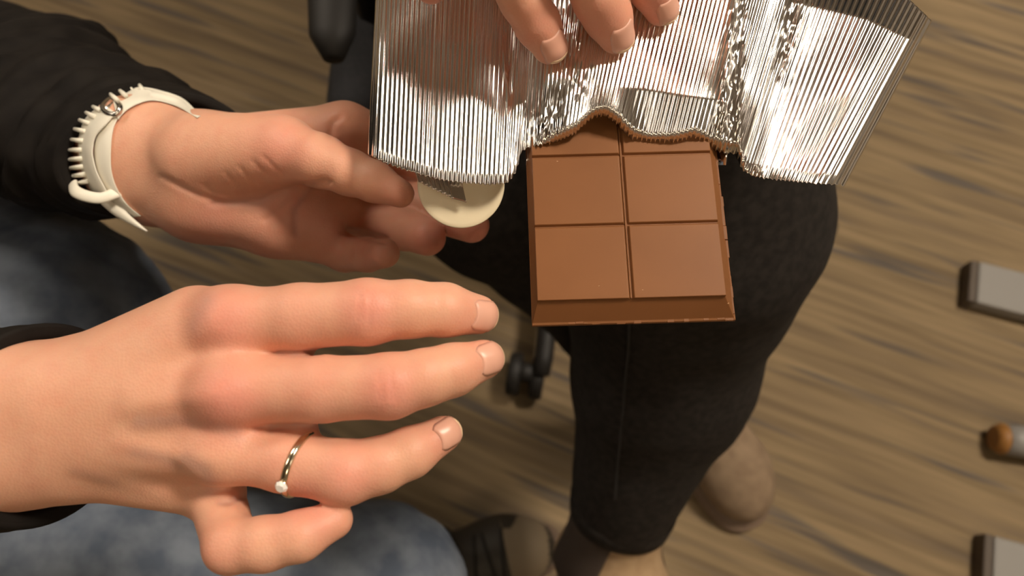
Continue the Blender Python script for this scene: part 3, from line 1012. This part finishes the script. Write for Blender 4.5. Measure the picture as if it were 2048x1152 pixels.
# ------------------------------------------------------------------ wristwatch strap
def strap():
    root = tag(empty('watch_strap', P(200, 310, .37)), 'white silicone watch strap with toothed edge worn on the upper wrist', 'watch strap')
    memo = {}
    def hit(x, y, lift):
        """point of the wrist surface seen at (x, y), lifted off the skin"""
        q = P(x, y, .30); dv = nrm(q - CAM)
        for _ in range(120):
            e = LH(q[None])[0]
            if abs(e) < 3e-5: break
            q = q + dv * e * .8
            if np.dot(q - CAM, -TOCAM) > .5: return None
        return q - dv * lift
    def ribbon(name, left, right, lift, th, n=48, fall=.402):
        Lf = spline(left, n); Rt = spline(right, n)
        q = np.array([P(xl + (xr - xl) * f, yl + (yr - yl) * f, .30) for (xl, yl), (xr, yr) in zip(Lf, Rt) for f in np.linspace(0, 1, 5)])
        dv = q - CAM; dv /= np.linalg.norm(dv, axis=1, keepdims=True)
        for _ in range(60):
            q = q + dv * np.clip(LH(q) * .85, -.02, .02)[:, None]
        dl = ((q - CAM) @ -TOCAM).reshape(n, 5)
        dl[np.abs(LH(q)).reshape(n, 5) > 5e-4] = fall
        dl = np.minimum(dl, fall)
        k = np.hanning(13); k /= k.sum()
        for j in range(5): dl[:, j] = np.convolve(np.pad(dl[:, j], 6, 'edge'), k, 'valid')
        V = []; F = []
        prof = [(0, 0), (.0, .7), (.12, 1), (.5, 1.08), (.88, 1), (1, .7), (1, 0)]
        for i in range(n):
            for f, z in prof:
                d = np.interp(f, np.linspace(0, 1, 5), dl[i]) - lift - th * z
                V.append(P(Lf[i][0] + (Rt[i][0] - Lf[i][0]) * f, Lf[i][1] + (Rt[i][1] - Lf[i][1]) * f, d))
        m = len(prof)
        for i in range(n - 1):
            for j in range(m):
                j2 = (j + 1) % m
                F.append((i * m + j, i * m + j2, (i + 1) * m + j2, (i + 1) * m + j))
        F.append(tuple(reversed(range(m)))); F.append(tuple((n - 1) * m + j for j in range(m)))
        return obj(name, V, F, M['silicone'], root), V, m
    # strap end that comes over the top of the wrist to the buckle
    ribbon('upper_strap', [(402, 232), (366, 197), (318, 180), (280, 174), (252, 184), (226, 202)], [(394, 236), (352, 212), (308, 201), (276, 208), (252, 222), (236, 240)], .0006, .0022)
    # strap against the skin, then the overlapping outer strap
    ribbon('inner_strap', [(214, 226), (196, 262), (188, 302), (194, 342), (212, 380), (232, 412), (262, 436)], [(238, 232), (226, 262), (222, 302), (224, 345), (236, 380), (256, 410), (282, 432)], .0003, .0014)
    _o, OV, om = ribbon('outer_strap', [(206, 208), (185, 222), (167, 243), (157, 279), (157, 305), (163, 341), (178, 375), (196, 402)], [(232, 226), (214, 248), (192, 273), (186, 302), (188, 320), (195, 345), (212, 378), (226, 400)], .0026, .0020)
    # tapering tail that runs past the keeper
    tl = spline([(196, 402), (215, 420), (240, 438), (292, 464)], 24); tr = spline([(226, 400), (246, 416), (264, 434), (296, 462)], 24)
    V = []; F = []
    d0 = np.dot(OV[-om * 1 + 3] - CAM, -TOCAM)
    for i in range(24):
        f = i / 23
        for j, (q, z) in enumerate(((tl[i], 0), (tl[i], -.0010), (.5 * (tl[i] + tr[i]), -.0016), (tr[i], -.0010), (tr[i], 0))):
            V.append(P(q[0], q[1], d0 + .0035 - .006 * math.sin(f * 2.2) * .4 + .004 * f + z))
    for i in range(23):
        for j in range(5):
            j2 = (j + 1) % 5
            F.append((i * 5 + j, i * 5 + j2, (i + 1) * 5 + j2, (i + 1) * 5 + j))
    F.append((4, 3, 2, 1, 0)); F.append(tuple(23 * 5 + j for j in range(5)))
    obj('strap_tail', V, F, M['silicone'], root)
    # teeth on the sleeve side
    for (x, y), (bx, by) in (((221, 188), (234, 200)), ((240, 181), (252, 192)), ((260, 174), (268, 186)), ((279, 170), (286, 182)), ((186, 213), (202, 222)), ((172, 225), (190, 234)), ((159, 240), (178, 247)), ((149, 258), (170, 263)), ((143, 279), (166, 282)), ((139, 300), (164, 300)), ((139, 319), (165, 317)), ((141, 336), (167, 333)), ((146, 352), (172, 348)), ((153, 367), (178, 362))):
        b_ = hit(bx, by, .0040); t_ = hit(x, y, .0036)
        db = np.dot(b_ - CAM, -TOCAM) if b_ is not None else .398
        dt = np.dot(t_ - CAM, -TOCAM) if t_ is not None else db + .004
        dt = min(dt, db + .005)
        v, f = tube([P(bx, by, db), P((x + bx) / 2, (y + by) / 2, (db + dt) / 2), P(x, y, dt)], [.0012, .0012, .0009], 8)
        obj('tooth', v, f, M['silicone'], root)
    # keeper loop
    kd = d0 - .0035
    kk = spline([(146, 368, kd + .010), (150, 382, kd + .002), (172, 392, kd - .001), (200, 396, kd - .0015), (226, 388, kd), (238, 382, kd + .004), (236, 372, kd + .010)], 40)
    v, f = tube([P(*q) for q in kk], [(.0014, .0030)] * 40, 12, up=TOCAM)
    obj('keeper_loop', v, f, M['silicone'], root)
    # steel buckle
    bp = [hit(x, y, .0044) for x, y in ((222, 196), (240, 212), (233, 228), (214, 226), (206, 212), (222, 196))]
    bp = [q if q is not None else P(222, 200, .392) for q in bp]
    v, f = tube(spline(bp, 40), .0014, 8, False)
    obj('buckle', v, f, M['steel'], root)
    v, f = tube([bp[0] * .5 + bp[1] * .5, bp[3] * .5 + bp[4] * .5 - (nrm(bp[3] - CAM)) * .001], .0009, 8)
    obj('buckle_pin', v, f, M['steel'], root)
    # watch case on the far side of the wrist and the strap leading to it
    cc = P(330, 330, .432)
    nn = -TOCAM
    v, f = tube([cc, cc + nn * .002, cc + nn * .010, cc + nn * .0115], [.014, .0165, .0165, .015], 40)
    obj('watch_case', v, f, M['steel'], root)
strap()

# ------------------------------------------------------------------ clothing
def sleeve(rings, name, m, parent, n=72, sub=10, wr=.004, lip=None, seed=0., inner=True):
    """rings: (centre, V, N) vectors from the cuff upwards"""
    R = [np.concatenate([c, v, w]) for c, v, w in rings]
    S = spline(R, (len(R) - 1) * sub + 1)
    V = []; F = []
    def emit(c, v, w, amp, ii):
        for k in range(n):
            a = 2 * math.pi * k / n
            d = v * math.cos(a) + w * math.sin(a)
            p = c + d
            q = noise.noise(Vector((ii * .55 + seed, math.cos(a) * 1.1, math.sin(a) * 1.1))) + .45 * noise.noise(Vector((ii * 1.3, math.cos(a) * 2.2, math.sin(a) * 2.2 + seed)))
            V.append(p + nrm(d) * q * amp)
    rows = 0
    if inner:
        for f, k in ((4, .80), (2, .84), (0.3, .88)):
            s = S[min(int(round(f)), len(S) - 1)] if f >= 1 else S[0]
            emit(s[:3] + (S[1][:3] - S[0][:3]) * .2, s[3:6] * k, s[6:9] * k, 0, 0); rows += 1
        s = S[0]
        emit(s[:3], s[3:6] * .91, s[6:9] * .91, 0, 0); rows += 1
        emit(s[:3] - (S[1][:3] - S[0][:3]) * .12, s[3:6] * .955, s[6:9] * .955, 0, 0); rows += 1
    for i, s in enumerate(S):
        amp = wr * min(1, i / 5)
        emit(s[:3], s[3:6], s[6:9], amp, i * 6.0 / sub); rows += 1
    for i in range(rows - 1):
        for k in range(n):
            k2 = (k + 1) % n
            F.append((i * n + k, i * n + k2, (i + 1) * n + k2, (i + 1) * n + k))
    o = obj(name, V, F, m, parent)
    return o


def ring_px(px, py, d, vdx, vdy, ndx, ndy, nz_):
    return (P(px, py, d), CV(vdx, vdy, 0, d), CV(ndx, ndy, nz_, d))

# torso of the jacket, coarse body shape
TA = Chain([(np.array([-.76, .10, .56]), np.array([-.77, .08, .98]), .17, .15, None), (np.array([-.76, .36, .56]), np.array([-.77, .38, .98]), .17, .15, None),
            (np.array([-.77, .08, 1.0]), np.array([-.77, .40, 1.0]), .12, .12, None),
            (np.array([-.62, .16, .60]), np.array([-.62, .34, .60]), .10, .10, None)], .08)
tv, tf = surface(TA, *TA.bounds(), .012)
tq, _ = grad(TA, tv, .01)
tv = tv + tq * (nz(tv, 9) * .010 + nz(tv, 24, 3.) * .004)[:, None]
jacket = obj('jacket', tv, tf, M['jacket'], personA)
jacket['label'] = 'black jacket'

def shoulder_rings(last_c, el, sh):
    out = []
    for a in (.35, .7, 1.0):
        c = el + (sh - el) * a
        out.append(c)
    return out

# sleeve over the upper (watch) wrist
lrings = [ring_px(316, 310, .405, 46, -124, -148, 2, .022),
          ring_px(250, 290, .425, 54, -138, -128, 6, .030),
          ring_px(165, 262, .450, 72, -150, -105, 10, .042),
          ring_px(100, 244, .478, 56, -146, -95, 12, .044),
          ring_px(50, 208, .505, 104, -158, -100, 20, .056),
          ring_px(-30, 165, .545, 150, -130, -100, 25, .052),
          ring_px(-120, 130, .585, 150, -120, -100, 30, .052)]
ax0 = nrm(SHL - ELL)
u0 = nrm(np.cross(ax0, np.array([1.0, 0, 0]))); w0 = np.cross(ax0, u0)
if np.dot(u0, lrings[-1][1]) < 0: u0 = -u0
if np.dot(w0, lrings[-1][2]) < 0: w0 = -w0
for a in (.25, .6, 1.0):
    lrings.append((ELL + (SHL - ELL) * a, u0 * .068, w0 * .068))
sleeve(lrings, 'sleeve', M['jacket'], jacket, wr=.0085, seed=2.)
cuffr = [(r[0], r[1] * 1.03, r[2] * 1.03) for r in lrings[:2]]
cuffr[1] = (lrings[0][0] * .45 + lrings[1][0] * .55, (lrings[0][1] * .45 + lrings[1][1] * .55) * 1.03, (lrings[0][2] * .45 + lrings[1][2] * .55) * 1.03)
sleeve(cuffr, 'cuff', M['jacket'], jacket, wr=.0008, sub=8)
# sleeve over the lower wrist
rrings = [ring_px(88, 850, .264, 6, -198, -100, 0, .027),
          ring_px(30, 856, .274, 6, -198, -92, 0, .031),
          ring_px(-60, 865, .292, 0, -194, -84, 0, .035),
          ring_px(-200, 885, .325, 0, -188, -75, 0, .041),
          ring_px(-400, 905, .392, 0, -182, -68, 0, .046)]
ax0 = nrm(SHR - ELR)
u0 = nrm(np.cross(ax0, np.array([1.0, 0, 0]))); w0 = np.cross(ax0, u0)
if np.dot(u0, rrings[-1][1]) < 0: u0 = -u0
if np.dot(w0, rrings[-1][2]) < 0: w0 = -w0
for a in (.25, .6, 1.0):
    rrings.append((ELR + (SHR - ELR) * a, u0 * .066, w0 * .066))
sleeve(rrings, 'sleeve', M['jacket'], jacket, wr=.004, seed=5.)
cuffr = [(r[0], r[1] * 1.03, r[2] * 1.03) for r in rrings[:2]]
sleeve(cuffr, 'cuff', M['jacket'], jacket, wr=.0008, sub=8)


def cloth(ch, h, name, m, parent, amps, z0=None):
    lo, hi = ch.bounds()
    V, F = surface(ch, lo, hi, h)
    g, _ = grad(ch, V, h)
    off = 0
    for s, a, sd in amps:
        off = off + nz(V, s, sd) * a
    V = V + g * off[:, None]
    return obj(name, V, F, m, parent)


A_ = lambda *v: np.array(v, float)
# jeans
KL = P(122, 655, .555); KR = P(752, 1200, .60)
jl = Chain([(A_(-.66, .36, .53), KL, .098, .076, None), (KL, A_(-.44, .17, .12), .070, .062, None)], .03)
jr = Chain([(A_(-.68, .06, .53), KR, .098, .069, None), (KR, A_(-.135, .008, .105), .064, .062, None)], .03)
class Union:
    def __init__(s, parts, k, cut=None): s.parts = parts; s.k = k; s.cut = cut
    def __call__(s, p):
        d = None
        for c in s.parts:
            e = c(p); d = e if d is None else smin(d, e, s.k)
        if s.cut is not None: d = np.maximum(d, s.cut(p))
        return d
    def bounds(s):
        b = [c.bounds() for c in s.parts]
        return np.min([x[0] for x in b], 0), np.max([x[1] for x in b], 0)
hipA = Chain([(A_(-.72, .1, .54), A_(-.72, .32, .54), .13, .13, None)], .02)
jeansU = Union([jl, jr, hipA], .02, lambda p: .075 - p[:, 2])
cloth(jeansU, .007, 'jeans', M['denim'], personA, [(14, .006, 1.), (38, .0028, 4.), (90, .0010, 7.)])['label'] = 'faded blue jeans'
# folded hem at the ankle of the jeans
hm = []
for k in range(40):
    a = 2 * math.pi * k / 40
    hm.append(A_(-.135 + math.cos(a) * .0645, .008 + math.sin(a) * .0645, .088 + .003 * math.sin(3 * a)))
v, f = tube(hm + [hm[0]], .0045, 8, False)
obj('jeans_hem', v, f, M['denim'], personA)

# trousers of the second person
K1 = P(1345, 225, .47); H1 = P(1245, 1010, .72)
K2 = P(990, 362, .61)
c1 = P(1365, 420, .525); c2 = P(1350, 560, .585); c3 = P(1325, 740, .64)
leg1 = Chain([(A_(.21, .82, .56), K1 + A_(0, 0, -.01), .098, .086, None), (K1, c1, .084, .091, None), (c1, c2, .091, .085, None), (c2, c3, .085, .072, None),
              (c3, H1 + (H1 - c3) * .25, .072, .044, None)], .03)
fa = FL(1402, 795, .20)
leg2 = Chain([(A_(.0, .84, .54), K2, .096, .072, None), (K2, (K2 + fa) / 2, .068, .060, None), ((K2 + fa) / 2, fa, .060, .050, None)], .03)
hipB = Chain([(A_(.0, .84, .58), A_(.16, .84, .58), .13, .13, None)], .02)
axs = nrm(H1 - c3)
top = H1 + axs * .012
trU = Union([leg1, leg2, hipB], .012)
def cutB(p):
    # open hem: the shin ends at a plane across its axis (only near the shin)
    d1 = (p - top) @ axs
    near = leg1(p) - leg2(p)
    return np.where((near < 0) & (p[:, 2] < .45), d1, -1.0)
trU.cut = cutB
trousers = cloth(trU, .0065, 'trousers', M['trouser'], personB, [(10, .005, 2.), (30, .0016, 5.)])
trousers['label'] = 'black denim trousers'
# side seam with stitched puckers
sp = [(1258, 640), (1256, 700), (1250, 760), (1246, 820), (1240, 880), (1234, 940), (1230, 1000)]
sp = spline(sp, 40)
sv = []
for x, y in sp:
    d0 = np.interp(y, [640, 1000], [.50, .62])
    q = P(x, y, d0); dirv = nrm(q - CAM)
    for _ in range(60):
        e = leg1(q[None])[0]
        q = q + dirv * e * .8
    sv.append(q - dirv * .0022)
v, f = tube(sv, .0010, 8)
obj('side_seam', v, f, M['seam'], trousers)
for i in range(3, 38, 2):
    q = sv[i]; s_ = nrm(CV(1, 0, 0, 1))
    v, f = tube([q + s_ * .003, q + s_ * .008 - TOCAM * .0004, q + s_ * .012 - TOCAM * .0016], [.0006, .0011, .0003], 6)
    obj('pucker', v, f, M['trouser'], trousers)
# hem band
hb = []
ux = nrm(np.cross(axs, A_(0, 0, 1))); uy = np.cross(axs, ux)
hc = top
hr = .0475
for zz, rr in ((-.018, hr + .0035), (-.017, hr + .0042), (0, hr + .0020), (.0015, hr), (0, hr - .004), (-.012, hr - .004)):
    for k in range(48):
        a = 2 * math.pi * k / 48
        hb.append(hc + axs * zz + (ux * math.cos(a) + uy * math.sin(a)) * rr)
hf = []
for i in range(5):
    for k in range(48):
        k2 = (k + 1) % 48
        hf.append((i * 48 + k, i * 48 + k2, (i + 1) * 48 + k2, (i + 1) * 48 + k))
obj('trouser_hem', hb, hf, M['trouser'], trousers)

# dark jumper of the second person (outside the frame)
TB = Chain([(A_(.0, .90, .60), A_(-.02, .90, 1.0), .14, .13, None), (A_(.14, .90, .60), A_(.16, .90, 1.0), .14, .13, None), (A_(-.1, .90, 1.05), A_(.24, .90, 1.05), .10, .10, None)], .08)
tv, tf = surface(TB, *TB.bounds(), .014)
tq, _ = grad(TB, tv, .01)
tv = tv + tq * (nz(tv, 9) * .010)[:, None]
jumper = obj('jumper', tv, tf, M['chairfabric'], personB)
sl = []
for c, r in ((P(1085, -1010, .33), .040), (P(1065, -1200, .37), .046), (EB * .55 + wr * .45, .052), (EB, .058), ((EB + SB) / 2, .066), (SB, .075)):
    sl.append((c, r))
rings = []
for i, (c, r) in enumerate(sl):
    t_ = nrm(sl[min(i + 1, len(sl) - 1)][0] - sl[max(i - 1, 0)][0])
    u_ = nrm(np.cross(t_, A_(0, 0, 1))); w_ = np.cross(t_, u_)
    rings.append((c, u_ * r, w_ * r))
sleeve(rings, 'sleeve', M['chairfabric'], jumper, wr=.005)

# ------------------------------------------------------------------ footwear
def shoe(root_parent, name, MW, length, width, mats, shaft=None, gore=False, laces=False, toe_cap=False, label=None, slim=1.0):
    """local frame: heel at origin, toe along +x, z up, sole bottom at z=0"""
    up_m, sole_m = mats
    Lh, w = length, width
    def W(p): return np.array(MW @ Vector(p))
    prims = [(A_(.04, 0, .052), A_(.10, 0, .055), w * .40, w * .42, None),
             (A_(.10, 0, .055), A_(Lh * .70, .004, .042), w * .42, w * .44, None),
             (A_(Lh * .70, .004, .042), A_(Lh - .048, .004, .036), w * .44, w * .40, None)]
    if shaft:
        prims += [(A_(.055, 0, .06), A_(.06, 0, shaft), w * .44, w * .50, None)]
    else:
        prims += [(A_(.05, 0, .06), A_(.055, 0, .095), w * .42, w * .40, None)]
    prims = [(a, b, r1 * slim, r2 * slim, q) for a, b, r1, r2, q in prims]
    ch = Chain(prims, .03)
    cut = (lambda p: np.maximum(.016 - p[:, 2], (p[:, 2] - (shaft if shaft else .1))))
    U = Union([ch], .01, cut)
    lo, hi = ch.bounds()
    V, F = surface(U, lo, hi, .004)
    V = relax(V, F, 2, .4)
    off = nz(V, 22) * .0016
    g, _ = grad(ch, V, .004)
    V = V + g * off[:, None]
    up = obj(name, np.array([W(p) for p in V]), F, up_m, root_parent)
    if label: up['label'] = label
    # sole: outline swept round the foot
    n = 60
    out = []
    for k in range(n):
        a = 2 * math.pi * k / n
        cx = math.cos(a); sy = math.sin(a)
        x = Lh / 2 + cx * (Lh / 2 + .003)
        hw = w * .5 * (.86 + .16 * cx) + .003
        out.append((x, sy * hw * (1 - .0 * cx) * (abs(sy) ** -.25 if abs(sy) > .05 else 1.0) if abs(sy) > .05 else sy * hw))
    sv_ = []
    lay = [(0.0, .985), (.003, 1.0), (.012, 1.0), (.015, .985), (.0155, .96), (.018, .955), (.022, .94), (.022, .86)]
    for z, s in lay:
        for x, y in out: sv_.append(W((Lh / 2 + (x - Lh / 2) * s, y * s, z)))
    sf = []
    for i in range(len(lay) - 1):
        for k in range(n):
            k2 = (k + 1) % n
            sf.append((i * n + k, i * n + k2, (i + 1) * n + k2, (i + 1) * n + k))
    sf.append(tuple(reversed(range(n)))); sf.append(tuple((len(lay) - 1) * n + k for k in range(n)))
    obj('sole', sv_, sf, sole_m, up)
    def surf(p, nvec):
        return onsurf(U, A_(*p), nrm(nvec), .08)
    if toe_cap:
        V = []; F = []
        for i in range(12):
            for j in range(17):
                a = (-.5 + j / 16) * math.pi * 1.0
                rr = .002 + .9 * i / 11
                p = (Lh - .075 + .075 * math.cos(a) * rr, math.sin(a) * w * .46 * rr, .03)
                V.append((A_(*p), nrm([.25 * math.cos(a) * rr, .5 * math.sin(a) * rr, 1])))
        qq = onsurf_many(U, np.array([v[0] for v in V]), np.array([v[1] for v in V]), .06)
        V = [W(q + A_(0, 0, .0012)) for q in qq]
        for i in range(11):
            for j in range(16):
                a = i * 17 + j
                F.append((a, a + 17, a + 18, a + 1))
        obj('toe_cap', V, F, M['shoegrey'], up)
    if laces:
        for i in range(6):
            x = .10 + .018 * i
            pts = []
            for j in range(11):
                y = -.026 + .052 * j / 10
                q = surf((x + .008 * (j / 10 - .5) * (1 if i % 2 else -1), y, .05), (0, y * 6, 1))
                pts.append(W(q + A_(0, 0, .0015)))
            v, f = tube(pts, .0026, 8)
            obj('lace', v, f, M['lace'], up)
        for sgn in (-1, 1):
            pts = []
            for j in range(25):
                a = j / 24 * 2 * math.pi
                pts.append(W((.115 + .018 * math.sin(a), sgn * (.012 + .024 * (1 - math.cos(a)) / 2 * 1.6), .108 - .018 * (1 - math.cos(a)) / 2)))
            v, f = tube(pts, .0022, 8)
            obj('lace_bow', v, f, M['lace'], up)
    if gore:
        for sgn in (-1, 1):
            V = []; F = []
            for i in range(22):
                z = .055 + (shaft - .056) * i / 21
                for j in range(25):
                    half = .60 + .32 * (i / 21)
                    a = sgn * math.pi / 2 + (-1 + 2 * j / 24) * half
                    nvec = A_(math.cos(a), math.sin(a), 0)
                    rib = .0004 * math.sin(j / 24 * math.pi * 22)
                    V.append((A_(.058, 0, z), nvec, .0016 + rib))
            qq = onsurf_many(ch, np.array([v[0] for v in V]), np.array([v[1] for v in V]), .09)
            V = [W(q + v[1] * v[2]) for q, v in zip(qq, V)]
            for i in range(21):
                for j in range(24):
                    a = i * 25 + j
                    F.append((a, a + 1, a + 26, a + 25))
            o = obj('elastic_gore', V, F, M['gore'], up)
            sm = o.modifiers.new('thickness', 'SOLIDIFY'); sm.thickness = .001; sm.offset = 0
    return up


def frame(origin, xdir, zdir):
    x = nrm(xdir); z = np.asarray(zdir, float); z = nrm(z - x * np.dot(z, x)); y = np.cross(z, x)
    return Matrix(((x[0], y[0], z[0], origin[0]), (x[1], y[1], z[1], origin[1]), (x[2], y[2], z[2], origin[2]), (0, 0, 0, 1)))

# black laced shoes of the person in jeans
toe = FL(1122, 1085, .03)
dirx = nrm(A_(toe[0] + .135, toe[1] - .015, 0))
shoe(personA, 'shoe', frame(A_(toe[0], toe[1], 0) - dirx * .27, dirx, A_(0, 0, 1)), .27, .098, (M['blackshoe'], M['sole']), None, False, True, True, 'black laced shoe beside the tan boot')
shoe(personA, 'shoe', frame(A_(-.50, .17, 0), A_(1, -.05, 0), A_(0, 0, 1)), .26, .096, (M['blackshoe'], M['sole']), None, False, True, True, 'black laced shoe hidden under the hand')
# boots of the second person: one hanging, one on the floor
bt = H1 + axs * .145
zd = -axs
xd = nrm(A_(.25, -.95, -.10)); xd = nrm(xd - zd * np.dot(xd, zd))
Mb = frame(bt - xd * .058, xd, zd)
shoe(personB, 'boot', Mb, .262, .094, (M['suede'], M['sole']), .165, True, False, False, 'tan suede boot with dark elastic side panel under the trouser hem')
toe2 = FL(1508, 1052, .02); heel2 = A_(toe2[0] - .10, toe2[1] + .235, 0)
d2 = nrm(A_(toe2[0], toe2[1], 0) - heel2)
shoe(personB, 'boot', frame(A_(toe2[0], toe2[1], 0) - d2 * .262, d2, A_(0, 0, 1)), .262, .118, (M['shaded'], M['rim']), .25, False, False, False, 'taupe suede boot standing on the carpet, shade put into its tan', .86)

# ------------------------------------------------------------------ office chair
def chair():
    cpt = FL(1052, 752, .03)
    hub = A_(.09, .72, .09)
    root = tag(empty('office_chair', (hub[0], hub[1], 0)), 'black swivel office chair on casters under the person in black trousers', 'chair')
    d0 = cpt - hub; d0[2] = 0
    R = np.linalg.norm(d0); a0 = math.atan2(d0[1], d0[0])
    MB().tube([hub + A_(0, 0, -.03), hub + A_(0, 0, .04)], [.05, .04], 24).build('hub', M['blackplastic'], root)
    MB().tube([hub + A_(0, 0, .03), hub + A_(0, 0, .33)], [.026, .022], 20).build('column', M['steel'], root)
    for i in range(5):
        a = a0 + i * 2 * math.pi / 5
        u = A_(math.cos(a), math.sin(a), 0); w = A_(-math.sin(a), math.cos(a), 0)
        e = hub + u * R
        off = w * .022
        ar = MB(); ar.tube([hub + u * .03, hub + u * (R * .5) + A_(0, 0, -.008) + off * .6, hub + u * (R - .02) + A_(0, 0, -.022) + off, hub + u * (R + .005) + A_(0, 0, -.026) + off], [(.022, .020), (.018, .016), (.014, .014), (.010, .012)], 14)
        ar.build('base_arm', M['blackplastic'], root)
        cs = MB(); cs.tube([e + A_(0, 0, -.022) + off, e + A_(0, 0, -.055) + off], [.006, .006], 12)
        cs.tube([e + A_(0, 0, -.040) - w * .014, e + A_(0, 0, -.040) + w * .014], [.014, .014], 14)
        c_ = cs.build('caster', M['blackplastic'], root)
        for s_ in (-1, 1):
            wv = MB(); c = A_(e[0], e[1], .032) + w * s_ * .017
            wv.tube([c - w * .010, c - w * .008, c + w * .008, c + w * .010], [.027, .032, .032, .027], 28, up=(0, 0, 1))
            wv.build('caster_wheel', M['blackplastic'], c_)
    seat = MB(); seat.box((hub[0] - .285, hub[1] - .275, .40), (hub[0] + .25, hub[1] + .24, .47))
    seat.build('seat', M['chairfabric'], root, True, .03, seg=4)
    back = MB(); back.box((hub[0] - .22, hub[1] + .33, .58), (hub[0] + .22, hub[1] + .38, 1.02))
    back.build('backrest', M['chairfabric'], root, True, .025, seg=4)
    bs = MB(); bs.tube([hub + A_(0, .1, .30), hub + A_(0, .36, .30), hub + A_(0, .40, .45), hub + A_(0, .385, .60)], [(.012, .03)] * 4, 12)
    bs.build('back_support', M['blackplastic'], root)
    for sx, tipx in ((-1, None), (1, None)):
        if sx < 0:
            tip = P(636, 118, .575)
            x = tip[0]; y0 = tip[1]; z = tip[2]
        else:
            x = hub[0] + .29; y0 = .5; z = .64
        ap = MB(); ap.tube([A_(x + .012, y0, z), A_(x + .010, y0 + .02, z + .004), A_(x, y0 + .14, z + .004), A_(x, y0 + .27, z), A_(x, y0 + .29, z - .002)], [(.008, .008), (.012, .018), (.013, .024), (.013, .026), (.008, .02)], 20, up=(0, 0, 1))
        ap.build('armrest', M['blackplastic'], root)
        post = MB(); post.tube([A_(x, y0 + .16, z - .005), A_(x, y0 + .18, .50), A_(x * .6 + hub[0] * .4, y0 + .2, .40), A_(hub[0], hub[1], .40)], [(.012, .022)] * 4, 12)
        post.build('armrest_post', M['blackplastic'], root)
chair()

# ------------------------------------------------------------------ table feet and chair leg at the right edge
def table(px0, py0, px1, py1, yoff, lab):
    a = FL(px0, py0, .03); b = FL(px1, py1, .03)
    # a: near-left upper corner, b: near-left lower corner of the bar end
    wv = b - a; wid = np.linalg.norm(wv); wv = wv / wid
    u = A_(-wv[1], wv[0], 0)
    if u[0] < 0: u = -u
    u = nrm(u + A_(0, yoff, 0))
    root = tag(empty('table', (a + b) / 2 + u * .35 - A_(0, 0, .03)), lab, 'table', 'tables at the right edge')
    Mx = Matrix(((u[0], wv[0], 0, a[0]), (u[1], wv[1], 0, a[1]), (0, 0, 1, 0), (0, 0, 0, 1)))
    MB().box((.012, 0, .006), (.62, wid, .03), Mx).build('foot_bar', M['greysteel'], root, False, .003)
    MB().box((0, 0, .0), (.012, wid, .028), Mx).build('end_cap', M['darkcap'], root, False, .002)
    MB().box((.31, wid * .2, .03), (.37, wid * .8, .70), Mx).build('column', M['greysteel'], root, False, .006)
    MB().box((.24, -.02, .70), (.80, wid + .02, .73), Mx).build('tabletop', M['tabletop'], root, False, .004)
table(1944, 518, 1938, 600, .0, 'grey steel table foot at the right edge, the upper of two')
table(1972, 1066, 1968, 1160, .0, 'grey steel table foot in the lower right corner')

def chair_leg():
    a = FL(1992, 876, .026); b = FL(2200, 905, .026)
    u = nrm(b - a)
    root = tag(empty('chair_leg', a), 'grey tubular leg with amber end cap at the right edge', 'chair leg')
    MB().tube([a + u * .008, a + u * .03, b], [.021, .0225, .0235], 24).build('tube', M['greysteel'], root)
    MB().tube([a - u * .004, a - u * .003, a + u * .006, a + u * .010], [.012, .0175, .0222, .0218], 24).build('end_cap', M['amber'], root)
chair_leg()
